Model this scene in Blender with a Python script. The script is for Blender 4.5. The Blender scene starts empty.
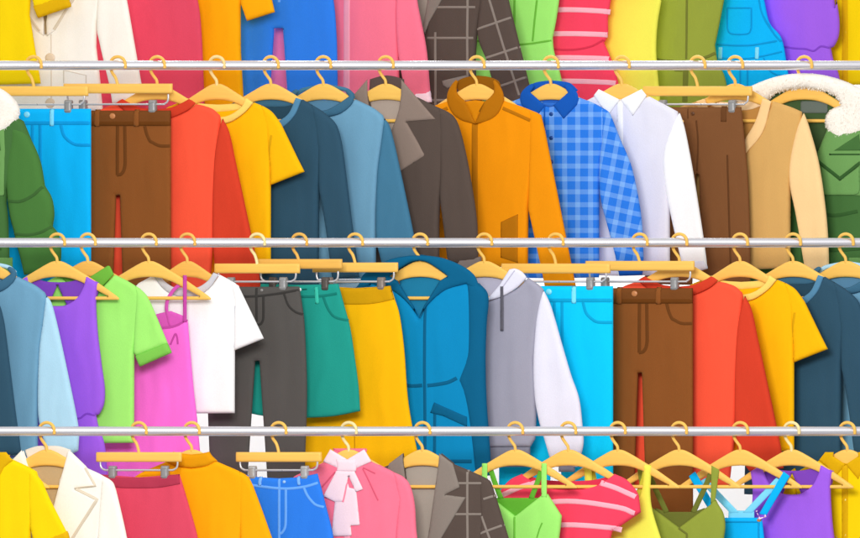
import bpy, math, random
import numpy as np
from mathutils import Vector, noise
from mathutils.geometry import delaunay_2d_cdt

# ------------------------------------------------------------------ basics
S = 0.0035                       # metres per photo pixel
YAW = math.radians(24)           # every hanger is turned this much on its rail
CA, SA = math.cos(YAW), math.sin(YAW)
ROWGAP = 0.45
ROWY = {0: 2*ROWGAP, 1: ROWGAP, 2: 0.0, 3: -ROWGAP}
RAILPX = {0: 431.3-538, 1: 65.2, 2: 242.6, 3: 431.3}
Z0 = 1.25
def WX(px): return (px-430)*S
def WZ(py): return (269-py)*S+Z0

scene = bpy.context.scene
COL = scene.collection

# measured outline points, taken in enlarged views of the reference
K = 845/220
VIEWS = {}
for i, x0 in enumerate((0, 215, 430, 640)):
    for n, y0 in (('A', 0), ('B', 130), ('C', 250), ('D', 398), ('E', 330), ('F', 538)):
        VIEWS[n+str(i)] = (x0, y0, K)
VIEWS.update(W0=(0, 60, 845/110), W1=(100, 60, 845/110), W2=(200, 60, 823/150), W3=(340, 60, 823/150),
             W4=(660, 60, 4.14), W5=(0, 60, 2.339), X0=(470, 418, 628/140), X1=(590, 418, 628/140),
             X2=(720, 418, 628/140), Y0=(380, 250, 628/140), Y1=(200, 240, 837/140), Y2=(520, 240, 837/140))
def q(v, *n, dx=0):
    x0, y0, k = VIEWS[v]
    return [(x0+n[i]/k+dx, y0+n[i+1]/k) for i in range(0, len(n), 2)]
def p(*n): return [(n[i], n[i+1]) for i in range(0, len(n), 2)]
def sm(pts, n=6):
    """Catmull-Rom through the points"""
    if len(pts) < 3: return list(pts)
    P = [(2*pts[0][0]-pts[1][0], 2*pts[0][1]-pts[1][1])]+list(pts)+[(2*pts[-1][0]-pts[-2][0], 2*pts[-1][1]-pts[-2][1])]
    out = []
    for i in range(1, len(P)-2):
        a, b, c, d = (np.array(P[i+j-1]) for j in range(4))
        for t in np.linspace(0, 1, n, endpoint=False):
            v = .5*((2*b)+(c-a)*t+(2*a-5*b+4*c-d)*t*t+(-a+3*b-3*c+d)*t**3)
            out.append((float(v[0]), float(v[1])))
    out.append(tuple(pts[-1]))
    return out
def mir(pts, cx): return [(2*cx-x, y) for x, y in pts]
def symm(half, cx): return list(half)+mir(half, cx)[::-1]
def circle(x, y, r, n=16): return [(x+r*math.cos(2*math.pi*i/n), y+r*math.sin(2*math.pi*i/n)) for i in range(n)]
def rect(x0, y0, x1, y1): return [(x0, y0), (x1, y0), (x1, y1), (x0, y1)]

# ------------------------------------------------------------------ materials
def lin(h):
    h = h.lstrip('#')
    c = [int(h[i:i+2], 16)/255 for i in (0, 2, 4)]
    return [x/12.92 if x <= .04045 else ((x+.055)/1.055)**2.4 for x in c]
GAIN = 0.97
MATS = {}
def colmul(h):
    return [min(.93, max(.002, c*GAIN)) for c in lin(h)]+[1]
def base_mat(name):
    m = bpy.data.materials.new(name); m.use_nodes = True
    nt = m.node_tree
    return m, nt, nt.nodes['Principled BSDF']
def N(nt, t, **kw):
    n = nt.nodes.new(t)
    for k, v in kw.items(): setattr(n, k, v)
    return n
def math_node(nt, op, a, b=None, c=None):
    n = N(nt, 'ShaderNodeMath', operation=op)
    for i, v in enumerate((a, b, c)):
        if v is None: continue
        if isinstance(v, (int, float)): n.inputs[i].default_value = v
        else: nt.links.new(v, n.inputs[i])
    return n.outputs[0]
def cloth_finish(nt, b, color_socket, rough=.85, weave=1.0):
    """mottled dye + woven bump around a colour"""
    tc = N(nt, 'ShaderNodeTexCoord')
    n1 = N(nt, 'ShaderNodeTexNoise'); n1.inputs['Scale'].default_value = 9; n1.inputs['Detail'].default_value = 4
    n2 = N(nt, 'ShaderNodeTexNoise'); n2.inputs['Scale'].default_value = 330; n2.inputs['Detail'].default_value = 2
    mp = N(nt, 'ShaderNodeMapping'); mp.inputs['Scale'].default_value = (1, 1, .55)
    nt.links.new(tc.outputs['Object'], mp.inputs[0])
    nt.links.new(tc.outputs['Object'], n1.inputs[0]); nt.links.new(mp.outputs[0], n2.inputs[0])
    v = math_node(nt, 'MULTIPLY_ADD', n1.outputs[0], .10, .95)
    v2 = math_node(nt, 'MULTIPLY_ADD', n2.outputs[0], .11*weave, 1-.055*weave)
    v3 = math_node(nt, 'MULTIPLY', v, v2)
    mix = N(nt, 'ShaderNodeVectorMath', operation='SCALE')
    if isinstance(color_socket, list): mix.inputs[0].default_value = color_socket[:3]
    else: nt.links.new(color_socket, mix.inputs[0])
    nt.links.new(v3, mix.inputs['Scale'])
    nt.links.new(mix.outputs[0], b.inputs['Base Color'])
    bp = N(nt, 'ShaderNodeBump'); bp.inputs['Strength'].default_value = .22*weave; bp.inputs['Distance'].default_value = .002
    nt.links.new(n2.outputs[0], bp.inputs['Height']); nt.links.new(bp.outputs[0], b.inputs['Normal'])
    b.inputs['Roughness'].default_value = rough
    b.inputs['Specular IOR Level'].default_value = .12
def fab(h, weave=1.0):
    key = ('f', h, weave)
    if key not in MATS:
        m, nt, b = base_mat('fabric_'+h); cloth_finish(nt, b, colmul(h), weave=weave); MATS[key] = m
    return MATS[key]
def fur(h):
    key = ('fur', h)
    if key not in MATS:
        m, nt, b = base_mat('fur_'+h); cloth_finish(nt, b, colmul(h), weave=.5); MATS[key] = m
    return MATS[key]
def plaid(rot=0, shift=(0, 0)):
    key = ('plaid', rot, shift)
    if key in MATS: return MATS[key]
    m, nt, b = base_mat('plaid_cotton')
    tc = N(nt, 'ShaderNodeTexCoord')
    mp = N(nt, 'ShaderNodeMapping'); mp.inputs['Rotation'].default_value = (0, rot, 0)
    mp.inputs['Location'].default_value = (shift[0]*S, 0, shift[1]*S)
    nt.links.new(tc.outputs['Object'], mp.inputs[0])
    sx = N(nt, 'ShaderNodeSeparateXYZ'); nt.links.new(mp.outputs[0], sx.inputs[0])
    def stripe(o, per):
        f = math_node(nt, 'FRACT', math_node(nt, 'MULTIPLY', o, 1/(per*S)))
        return math_node(nt, 'LESS_THAN', f, .38)
    a = stripe(sx.outputs[0], 13.0/CA); c = stripe(sx.outputs[2], 12.9)
    s = math_node(nt, 'MULTIPLY', math_node(nt, 'ADD', a, c), .5)
    mx = N(nt, 'ShaderNodeMix', data_type='RGBA')
    mx.inputs[6].default_value = colmul('2A7AE6'); mx.inputs[7].default_value = colmul('7CB0F5')
    nt.links.new(s, mx.inputs[0])
    cloth_finish(nt, b, mx.outputs[2])
    MATS[key] = m; return m
def wood(h):
    key = ('w', h)
    if key not in MATS:
        m, nt, b = base_mat('beech_wood_'+h)
        tc = N(nt, 'ShaderNodeTexCoord'); mp = N(nt, 'ShaderNodeMapping'); mp.inputs['Scale'].default_value = (6, 40, 90)
        nt.links.new(tc.outputs['Object'], mp.inputs[0])
        n1 = N(nt, 'ShaderNodeTexNoise'); n1.inputs['Scale'].default_value = 2.2; n1.inputs['Detail'].default_value = 5
        nt.links.new(mp.outputs[0], n1.inputs[0])
        mx = N(nt, 'ShaderNodeMix', data_type='RGBA')
        c = colmul(h)
        mx.inputs[6].default_value = [x*.95 for x in c[:3]]+[1]; mx.inputs[7].default_value = [min(.95, x*1.16) for x in c[:3]]+[1]
        nt.links.new(n1.outputs[0], mx.inputs[0]); nt.links.new(mx.outputs[2], b.inputs['Base Color'])
        b.inputs['Roughness'].default_value = .42; b.inputs['Specular IOR Level'].default_value = .25
        MATS[key] = m
    return MATS[key]
def solid(h, rough=.4, metal=0.0, spec=.4):
    key = ('s', h, rough, metal)
    if key not in MATS:
        m, nt, b = base_mat(('metal_' if metal else 'plastic_')+h)
        tc = N(nt, 'ShaderNodeTexCoord')
        n1 = N(nt, 'ShaderNodeTexNoise'); n1.inputs['Scale'].default_value = 60; n1.inputs['Detail'].default_value = 4
        nt.links.new(tc.outputs['Object'], n1.inputs[0])
        nt.links.new(math_node(nt, 'MULTIPLY_ADD', n1.outputs[0], .16, rough-.08), b.inputs['Roughness'])
        b.inputs['Base Color'].default_value = colmul(h); b.inputs['Metallic'].default_value = metal
        b.inputs['Specular IOR Level'].default_value = spec
        MATS[key] = m
    return MATS[key]
def M_(c): return fab(c) if isinstance(c, str) else c

# ------------------------------------------------------------------ geometry
def densify(pts, mx=3.0):
    out = []
    n = len(pts)
    for i in range(n):
        a, b = pts[i], pts[(i+1) % n]
        L = math.hypot(b[0]-a[0], b[1]-a[1])
        if L < 1e-4: continue
        k = max(1, int(math.ceil(L/mx)))
        for j in range(k):
            out.append((a[0]+(b[0]-a[0])*j/k, a[1]+(b[1]-a[1])*j/k))
    return out
class Field:
    """plan outline with distance-to-edge and inside tests"""
    def __init__(self, loops):
        self.loops = loops
        a = []; b = []
        for l in loops:
            a += l; b += l[1:]+l[:1]
        self.a = np.array(a); self.b = np.array(b)
    def dist(self, P):
        P = np.asarray(P, float).reshape(-1, 2)
        out = np.full(len(P), 1e9)
        ab = self.b-self.a; L2 = (ab**2).sum(1)+1e-12
        for s in range(0, len(P), 800):
            Q = P[s:s+800, None, :]-self.a[None]
            t = np.clip((Q*ab[None]).sum(2)/L2, 0, 1)
            D = Q-t[..., None]*ab[None]
            out[s:s+800] = np.sqrt((D**2).sum(2).min(1))
        return out
    def inside(self, P):
        P = np.asarray(P, float).reshape(-1, 2)
        res = np.zeros(len(P), bool)
        for s in range(0, len(P), 800):
            x = P[s:s+800, 0][:, None]; y = P[s:s+800, 1][:, None]
            y0, y1 = self.a[:, 1][None], self.b[:, 1][None]; x0, x1 = self.a[:, 0][None], self.b[:, 0][None]
            c = ((y0 > y) != (y1 > y)) & (x < (x1-x0)*(y-y0)/np.where(np.abs(y1-y0) < 1e-12, 1e-12, y1-y0)+x0)
            res[s:s+800] = c.sum(1) % 2 == 1
        return res

class Surface:
    """height (mm toward the viewer) of the front of a cloth part"""
    def __init__(self, field, mid, th, r, amp, seed, puff=0):
        self.f, self.mid, self.th, self.r, self.amp, self.seed, self.puff = field, mid, th, r, amp, seed, puff
    def midz(self, P):
        if isinstance(self.mid, Surface):
            return self.mid.front(P)+self.off
        return np.full(len(P), float(self.mid))
    def parts(self, P):
        P = np.asarray(P, float).reshape(-1, 2)
        d = self.f.dist(P); d = np.where(self.f.inside(P), d, 0)
        k = np.clip(d/self.r, 0, 1)
        prof = np.sqrt(np.clip(1-(1-k)**2, 0, 1))
        z = self.midz(P)
        fold = np.zeros(len(P))
        if self.amp:
            e = np.clip(d/9, 0, 1)
            for i, (x, y) in enumerate(P):
                u = x+6*noise.noise((x/60, y/50, self.seed+9))
                n = noise.noise((u/13, y/95, self.seed))+.55*noise.noise(((u+y*.45)/19, (y-u*.3)/70, self.seed+31))+.35*noise.noise((u/7, y/40, self.seed+77))
                fold[i] = n*self.amp*2.1*e[i]
        if self.puff: fold += self.puff*np.clip(d/22, 0, 1)
        return d, z, prof, fold
    def front(self, P):
        d, z, prof, fold = self.parts(P)
        return z+self.th/2*prof+fold

def slab_data(loops, surf, step=2.6):
    loops = [densify(l, 2.6) for l in loops]
    F = surf.f
    V = []; E = []
    for l in loops:
        s = len(V); V += l
        E += [(s+i, s+(i+1) % len(l)) for i in range(len(l))]
    A = np.array(V); lo, hi = A.min(0), A.max(0)
    cand = []
    y = lo[1]+step/2; row = 0
    while y < hi[1]:
        x = lo[0]+(step/2 if row % 2 else 0)
        while x < hi[0]:
            cand.append((x, y)); x += step
        y += step*.866; row += 1
    ring = []
    for l in loops:
        n = len(l)
        for i in range(n):
            a, b = l[i-1], l[(i+1) % n]
            tx, ty = b[0]-a[0], b[1]-a[1]; L = math.hypot(tx, ty)+1e-9
            for s in (-1, 1):
                ring.append((l[i][0]-s*ty/L*surf.r*.3, l[i][1]+s*tx/L*surf.r*.3))
    pts = []
    if ring:
        R = np.array(ring); m = F.inside(R) & (F.dist(R) > surf.r*.24)
        R = R[m]; pts += [tuple(v) for v in R]
    if cand:
        C = np.array(cand); m = F.inside(C) & (F.dist(C) > max(surf.r*.3+.7, .9))
        pts += [tuple(v) for v in C[m]]
    allv = [Vector(v) for v in V]+[Vector(v) for v in pts]
    ov, oe, of, *_ = delaunay_2d_cdt(allv, E, [], 1, 1e-5)
    P = np.array([tuple(v) for v in ov]); T = np.array([t for t in of if len(t) == 3])
    cen = P[T].mean(1); T = T[F.inside(cen)]
    d, z, prof, fold = surf.parts(P)
    rim = d < 1e-3
    fz = z+surf.th/2*prof+fold; bz = z-surf.th/2*prof+fold*.6
    fz[rim] = z[rim]
    verts = [(P[i][0], P[i][1], fz[i]) for i in range(len(P))]
    bi = {}
    for i in range(len(P)):
        if rim[i]: bi[i] = i
        else:
            bi[i] = len(verts); verts.append((P[i][0], P[i][1], bz[i]))
    faces = []
    for t in T:
        a, b, c = (int(v) for v in t)
        ar = (P[b][0]-P[a][0])*(P[c][1]-P[a][1])-(P[b][1]-P[a][1])*(P[c][0]-P[a][0])
        if ar < 0: b, c = c, b                                  # px y points down
        faces.append((a, b, c)) ; faces.append((bi[a], bi[c], bi[b]))
    return verts, faces

def ribbon(pts, w, surf, lift=1.3):
    """a flat tape, seam or painted fold shade following a surface"""
    P = []
    for i in range(len(pts)-1):
        a, b = pts[i], pts[i+1]; L = math.hypot(b[0]-a[0], b[1]-a[1]); k = max(1, int(L/2.5))
        for j in range(k): P.append((a[0]+(b[0]-a[0])*j/k, a[1]+(b[1]-a[1])*j/k))
    P.append(pts[-1])
    V = []; Fc = []
    n = len(P); prof = [(-.5, -.9), (-.44, .55), (-.2, 1.0), (.2, 1.0), (.44, .55), (.5, -.9)]
    cols = []
    for i in range(n):
        a, b = P[max(0, i-1)], P[min(n-1, i+1)]
        tx, ty = b[0]-a[0], b[1]-a[1]; L = math.hypot(tx, ty)+1e-9
        cols.append([(P[i][0]-ty/L*w*o, P[i][1]+tx/L*w*o) for o, _ in prof])
    flat = [c for col in cols for c in col]
    h = surf.front(np.array(flat))
    for i in range(n):
        for j in range(6):
            x, y = cols[i][j]; V.append((x, y, h[i*6+j]+lift*prof[j][1]))
    for i in range(n-1):
        for j in range(5):
            a = i*6+j; Fc.append((a, a+6, a+7, a+1))
    # make the tape face the viewer
    a, b, c = (V[k] for k in Fc[2][:3])
    ar = (b[0]-a[0])*(c[1]-a[1])-(b[1]-a[1])*(c[0]-a[0])
    if ar < 0: Fc = [f[::-1] for f in Fc]
    return V, Fc

def hair_tufts(V, F, count):
    rnd = random.Random(5); A = np.array(V); A = A*np.array([1, 1, 1/3.5]); T = np.array(F)   # mm -> px in depth
    n = np.cross(A[T[:, 1]]-A[T[:, 0]], A[T[:, 2]]-A[T[:, 0]]); ar = np.linalg.norm(n, axis=1)+1e-9
    n = n/ar[:, None]; idx = rnd.choices(range(len(T)), weights=list(ar), k=count)
    HV = []; HF = []
    for i in idx:
        a, b = sorted((rnd.random(), rnd.random())); t = T[i]
        P0 = A[t[0]]*a+A[t[1]]*(b-a)+A[t[2]]*(1-b)
        N0 = -n[i] if HAIR_FLIP else n[i]
        d = N0*.9+np.array([rnd.gauss(0, .45), rnd.gauss(.25, .45), rnd.gauss(0, .45)]); d /= np.linalg.norm(d)
        L = rnd.uniform(.8, 1.6); s = np.cross(d, np.array([rnd.gauss(0, 1), rnd.gauss(0, 1), rnd.gauss(0, 1)])); s = s/(np.linalg.norm(s)+1e-9)*.42
        m = P0+d*L*.55+np.array([0, .25, 0]); e = P0+d*L+np.array([0, .9, 0])
        k = len(HV)
        for v in (P0-s, P0+s, m+s*.7, m-s*.7, e): HV.append((v[0], v[1], v[2]*3.5))
        HF += [(k, k+1, k+2, k+3), (k+3, k+2, k+4)]
    return HV, HF

def make_obj(name, chunks, mats, hx, ry, parent):
    V = []; F = []; MI = []
    for (v, f), mi in chunks:
        s = len(V); V += v; F += [tuple(i+s for i in t) for t in f]; MI += [mi]*len(f)
    L = [((x-hx)*S/CA, -z/1000, (ry-y)*S) for x, y, z in V]
    me = bpy.data.meshes.new(name)
    me.from_pydata(L, [], F)
    for m in mats: me.materials.append(m)
    me.polygons.foreach_set('material_index', MI)
    me.polygons.foreach_set('use_smooth', [True]*len(F))
    me.update()
    o = bpy.data.objects.new(name, me); COL.objects.link(o)
    if parent is not None: o.parent = parent
    return o

def empty(name, hx, row):
    o = bpy.data.objects.new(name, None); COL.objects.link(o)
    o.empty_display_size = .05
    o.location = (WX(hx), ROWY[row], WZ(RAILPX[row])); o.rotation_euler = (0, 0, -YAW)
    return o
SEED = [0]; HAIR_FLIP = False
class Garment:
    def __init__(self, kind, label, cat, row, hx, group='garments hanging on the rails'):
        self.row, self.hx, self.ry = row, hx, RAILPX[row]
        self.root = empty(kind, hx, row)
        self.root['label'] = label; self.root['category'] = cat; self.root['group'] = group
    def part(self, name, outline, color, f=15, th=28, r=3.4, amp=1.6, strokes=(), holes=(), on=None, off=0, parent=None, puff=0, label=None, hairs=0):
        SEED[0] += 1
        loops = [densify(list(outline), 2.6)]+[densify(list(h), 2.6) for h in holes]
        fld = Field(loops)
        if on is not None:
            s = Surface(fld, on.surf, th, r, 0, SEED[0]); s.off = off+th/2-1.5; 
        else:
            s = Surface(fld, f-th/2, th, r, amp, SEED[0]*3.7, puff)
        chunks = [(slab_data(loops, s), 0)]; mats = [M_(color)]
        for st in strokes:
            pts, w, c = st[:3]
            mm = M_(c)
            if mm not in mats: mats.append(mm)
            chunks.append((ribbon(pts, w, s), mats.index(mm)))
        if hairs:
            chunks.append((hair_tufts(*chunks[0][0], hairs), 0))
        o = make_obj(name, chunks, mats, self.hx, self.ry, parent.obj if parent is not None else self.root)
        if label: o['label'] = label
        P = type('P', (), {})(); P.obj, P.surf = o, s
        return P
    def button(self, x, y, r, color, on, name='button', parent=None):
        return self.part(name, circle(x, y, r), solid(color, .35), on=on, th=4, r=max(.9, r*.5), parent=parent)
    def copy(self, dx_px, row, label, recolor=None, dy_px=0):
        """a copy of this thing and of every part of it, hung somewhere else"""
        r = self.root.copy(); COL.objects.link(r)
        r.location = (WX(self.hx+dx_px), ROWY[row], WZ(RAILPX[row]+dy_px)); r['label'] = label
        def kids(src, dst):
            for ch in list(src.children):
                if ch.parent != src: continue
                c = ch.copy(); COL.objects.link(c); c.parent = dst
                if recolor:
                    for k, sl in enumerate(c.material_slots):
                        if sl.material and sl.material.name.startswith('fabric_'):
                            h = sl.material.name[7:13]
                            if h in recolor:
                                sl.link = 'OBJECT'; sl.material = fab(recolor[h])
                kids(ch, c)
        src_children = list(self.root.children)
        kids(self.root, r)
        return r

def tube(pts, rad, seg=8):
    """round rod through 3-D points (already in local metres)"""
    P = [Vector(v) for v in pts]; n = len(P)
    V = []; F = []
    up = None
    for i in range(n):
        t = (P[min(n-1, i+1)]-P[max(0, i-1)]).normalized()
        if up is None:
            up = Vector((0, 1, 0)) if abs(t.y) < .9 else Vector((1, 0, 0))
        s = t.cross(up).normalized(); up = s.cross(t).normalized()
        for k in range(seg):
            a = 2*math.pi*k/seg
            V.append(tuple(P[i]+(s*math.cos(a)+up*math.sin(a))*rad))
    for i in range(n-1):
        for k in range(seg):
            F.append((i*seg+k, i*seg+(k+1) % seg, (i+1)*seg+(k+1) % seg, (i+1)*seg+k))
    for base, tip in ((0, 0), ((n-1)*seg, n-1)):
        c = len(V); V.append(tuple(P[tip]+(P[tip]-P[1 if tip == 0 else n-2]).normalized()*rad*.7))
        for k in range(seg):
            f = (base+k, base+(k+1) % seg, c)
            F.append(f[::-1] if tip == 0 else f)
    return V, F
def raw_obj(name, V, F, mat, parent):
    me = bpy.data.meshes.new(name); me.from_pydata(V, [], F); me.materials.append(mat)
    me.polygons.foreach_set('use_smooth', [True]*len(F)); me.update()
    o = bpy.data.objects.new(name, me); COL.objects.link(o); o.parent = parent
    return o
def sm3(pts, n=6):
    P = [2*Vector(pts[0])-Vector(pts[1])]+[Vector(v) for v in pts]+[2*Vector(pts[-1])-Vector(pts[-2])]
    out = []
    for i in range(1, len(P)-2):
        a, b, c, d = P[i-1:i+3]
        for j in range(n):
            t = j/n
            out.append(.5*((2*b)+(c-a)*t+(2*a-5*b+4*c-d)*t*t+(-a+3*b-3*c+d)*t**3))
    out.append(P[-2]); return out

HCACHE = {}
def hook_mesh(base):
    """stem up behind the rail, over it and down in front"""
    R = 6.6
    pts = [(0, 0, base+2), (-.6, 0, base-3), (-2.6, 1.0, 12.2), (-5.6, 4.5, 7.8), (-7.2, R, 3), (-7.4, R, -2), (-6.2, R*.82, -5.6), (-3.2, R*.4, -8.0),
           (.6, -R*.1, -8.6), (4.2, -R*.62, -7.2), (6.6, -R, -4.0), (7.3, -R-.2, -.5), (7.3, -R, 2.6)]
    L = []
    for dx, dy, dz in pts:                     # rail frame -> turned hanger frame
        x = dx*CA-dy*SA; y = dx*SA+dy*CA
        L.append(Vector((x*S, y*S, -dz*S)))
    return tube(sm3(L), 1.62*S)
def new_mesh(name, V, F, mat=None):
    me = bpy.data.meshes.new(name); me.from_pydata(V, [], F)
    if mat: me.materials.append(mat)
    me.polygons.foreach_set('use_smooth', [True]*len(F)); me.update(); return me
def hanger_meshes():
    if HCACHE: return
    half = sm(p(0, 18.3, 5, 18.9, 12.3, 22.4, 26.7, 31.0, 39, 38.8, 52, 48.0, 59, 53.0))+p(62, 55.6, 61.5, 57.3, 58, 57.4)
    outer = half+mir(half, 0)[::-1][:-1]
    h2 = sm(p(0, 34.4, 8, 34.9, 15.5, 36.4, 24, 39.4))+p(51, 53.8)
    hole = h2+mir(h2, 0)[::-1][:-1]
    loops = [densify(outer, 2.0), densify(hole, 2.0)]
    s = Surface(Field(loops), 0, 10, 1.6, 0, 1)
    v, f = slab_data(loops, s, 2.2)
    HCACHE['frame'] = new_mesh('frame', [(x*S/CA, -z/1000, -y*S) for x, y, z in v], f)
    HCACHE['hook'] = new_mesh('hook', *hook_mesh(18.3))
    HCACHE['hook_bar'] = new_mesh('hook', *hook_mesh(21.5))
    for key, hw, cl in (('small', 42.8, 26.2), ('large', 54.5, 34.8)):
        o = rect(-hw, 20.9, hw, 30.8)
        loops = [densify(o, 2)]
        s = Surface(Field(loops), 0, 13, 1.2, 0, 1)
        v, f = slab_data(loops, s, 2.6)
        HCACHE['bar_'+key] = new_mesh('wooden_bar', [(x*S/CA, -z/1000, -y*S) for x, y, z in v], f)
        w = hw-4.2
        pts = [(-w, 29), (-w, 33), (-w+1, 36.5), (-w+4, 38.6), (-w+8, 39), (0, 39), (w-8, 39), (w-4, 38.6), (w-1, 36.5), (w, 33), (w, 29)]
        HCACHE['wire_'+key] = new_mesh('wire', *tube(sm3([Vector((x*S/CA, 0, -y*S)) for x, y in pts], 4), 1.05*S))
        lp = [densify(rect(-3.7, 34.6, 3.7, 48.0), 1.6)]
        s = Surface(Field(lp), 0, 26, 1.0, 0, 1); v, f = slab_data(lp, s, 1.8)
        v2, f2 = [], []
        for yy in (37.2, 45.4):                     # pressed ribs on the jaw
            a, b = ribbon([(-2.7, yy), (2.7, yy)], 1.1, s, 1.0); f2 += [tuple(i+len(v2) for i in t) for t in b]; v2 += a
        n = len(v); v = v+v2; f = f+[tuple(i+n for i in t) for t in f2]
        HCACHE['clip'] = new_mesh('clip', [(x*S/CA, -z/1000, -y*S) for x, y, z in v], f)
    HCACHE['cl'] = {'small': 26.2, 'large': 34.8}
def child(name, mesh, mat, parent, loc=(0, 0, 0)):
    o = bpy.data.objects.new(name, mesh); COL.objects.link(o); o.parent = parent; o.location = loc
    if not mesh.materials: mesh.materials.append(None)
    o.material_slots[0].link = 'OBJECT'; o.material_slots[0].material = mat
    return o
def hanger(row, hx, label, tone='FFBF5C', hook=None, kind='frame', dy=0, span=1.0, clip='9B9B9B'):
    hanger_meshes()
    r = empty('coat_hanger' if kind == 'frame' else 'clip_hanger', hx, row)
    r['label'] = label; r['category'] = 'hanger'; r['group'] = 'wooden hangers on the rails'
    hk = wood(hook or tone)
    if kind == 'frame':
        child('hook', HCACHE['hook'], hk, r); child('frame', HCACHE['frame'], wood(tone), r, (0, 0, -dy*S)).scale.x = span
    else:
        child('hook', HCACHE['hook_bar'], hk, r); child('wooden_bar', HCACHE['bar_'+kind], wood(tone), r, (0, 0, -dy*S))
        child('wire', HCACHE['wire_'+kind], solid('DCDCE0', .3, 0.6), r, (0, 0, 0))
        c = HCACHE['cl'][kind]
        for s in (-1, 1): child('clip', HCACHE['clip'], solid(clip, .4, 0.3), r, (s*c*S/CA, 0, 0))
    return r
# =================================================================== ROW 1 (upper rail)
GU = 'garments on the upper rail'
# ---- green parka with a fur hood
def parka():
    cx = 804.5
    g = Garment('parka', 'green parka with cream fur collar at the right end of the upper rail', 'parka', 1, cx, GU)
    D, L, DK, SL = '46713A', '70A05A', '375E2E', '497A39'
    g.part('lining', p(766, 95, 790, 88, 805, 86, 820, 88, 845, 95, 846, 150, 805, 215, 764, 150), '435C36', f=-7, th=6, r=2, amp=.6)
    half = p(805, 186, 818, 152, 828, 128, 846, 108, 868, 112, 884, 121, 892, 140, 884, 165, 868, 190, 867, 203, 868.5, 215, 869.5, 245, 870, 270, 871, 285, 805, 287)
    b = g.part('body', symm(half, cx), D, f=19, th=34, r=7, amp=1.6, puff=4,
        strokes=[(sm(q('B3', 700, 318, 760, 328, 845, 312)), 4, DK), (sm(q('B3', 700, 455, 760, 462, 860, 455)), 4, DK),  # dark arcs paint the shade of folds across the coat
                 (p(805, 187, 805, 286), 3.2, DK)])
    g.part('yoke', p(809, 181, 819, 151.5, 828, 130, 846, 112, 866, 114, 868, 150, 866, 196, 824, 193, 812, 188), L, on=b, th=4, r=2, amp=0)
    g.part('yoke', mir(p(809, 181, 819, 151.5, 828, 130, 846, 112, 866, 114, 868, 150, 866, 196, 824, 193, 812, 188), cx), L, on=b, th=4, r=2)
    g.part('storm_flap', p(837, 150.5, 862, 134, 864, 150.5), D, on=b, off=3, th=3, r=1)
    pk = g.part('pocket', p(823.5, 164, 843, 180, 862.5, 166, 862.5, 190, 861, 193.5, 857, 195, 829, 195, 825, 193, 823.8, 188), L, on=b, off=3, th=4, r=1.5)
    g.part('pocket_flap', p(822.5, 160, 843, 176.5, 863, 161, 863, 165, 843, 181, 822.5, 164.5), DK, on=b, off=5.5, th=3, r=1)
    g.part('pocket_welt', rect(832, 153.5, 863, 155.2), DK, on=b, off=3, th=2, r=.8)
    g.part('pocket', rect(851, 257.5, 873, 276), L, on=b, off=1, th=3, r=1.5)
    for side in (0, 1):
        T = (lambda a: mir(a, cx)) if side else (lambda a: a)
        sl = sm(q('B0', 45, -20, 95, -2, 130, 50, 160, 125, 176, 213, dx=860))+sm(q('B0', 178, 217, 203, 262, 212, 320, 206, 370, dx=860))+sm(q('B0', 208, 373, 228, 400, 238, 445, 236, 510, 226, 555, dx=860))+\
            sm(q('B0', 95, 556, 80, 490, 62, 425, 58, 400, 40, 330, 28, 240, 24, 140, 40, 50, dx=860))
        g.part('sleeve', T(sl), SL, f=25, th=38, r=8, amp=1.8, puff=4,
            strokes=[(T(sm(q('B0', 38, 272, 90, 274, 140, 250, 172, 218, dx=860))), 3.4, '3E6632'), (T(sm(q('B0', 62, 398, 120, 403, 170, 392, 205, 372, dx=860))), 3.2, '3E6632')])  # sleeve arcs are fold shade painted in darker green
    outer = sm(p(804.5, 73, 822, 74.5, 840, 79, 858, 86.5, 870, 94, 878, 103, 880.5, 113, 876, 124, 866, 132.5, 858, 136, 846, 139.8, 836, 138.5, 829, 131, 826, 120.5, 829, 112, 835, 107.5))+sm(p(842, 105, 838, 98, 828, 92, 804.5, 88))
    g.part('fur_collar', outer+mir(outer, cx)[::-1][1:-1], fur('FDF4EA'), f=28, th=40, r=9, amp=2.5, hairs=6000)
    g.part('neck_label', rect(800, 101, 827, 113), '68726A', f=-5, th=2, r=.6, amp=0)
    return g
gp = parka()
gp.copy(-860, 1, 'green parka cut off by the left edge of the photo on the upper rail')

# ---- jeans / trousers
def jeans(row, cx, lab, main, line, light, dx=0, dy=0):
    g = Garment('jeans', lab, 'jeans', row, cx+dx, GU if row == 1 else 'garments on the middle rail')
    X = lambda pts: [(x+dx, y+dy) for x, y in pts]
    half = p(34, 108.6, 91.3, 108.6, 91.3, 180, 91.3, 286)
    b = g.part('body', X(p(-22, 108.6, 91.3, 108.6, 91.3, 180, 91.3, 319, 40, 320, 35.6, 196, 32.4, 196, 28, 320, -23, 319)), main, f=10, th=18, r=3, amp=1.8,
        strokes=[(X(p(-22, 123, 91, 123)), 4.2, line), (X(p(33.5, 125, 33.5, 176)), 3.4, line),
                 (X(sm(p(41.2, 125, 41.4, 150, 41, 168, 38, 174.5, 34, 176))), 3.4, line), (X(sm(p(62, 125, 65.5, 136, 74, 143.5, 82, 145, 91, 145))), 3.4, line)])
    g.part('belt_loop', X(rect(51, 109, 55.3, 126)), light, on=b, off=2, th=3, r=1)
    g.part('belt_loop', X(rect(8, 109, 12.3, 126)), light, on=b, off=2, th=3, r=1)
    g.button(28+dx, 114.5+dy, 3.1, light, b)
    return g
jeans(1, 34, 'sky blue jeans clipped at the left end of the upper rail', '00B5FF', '0096DA', '80DAFF')
DX, DY = 522, 177.4
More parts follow.
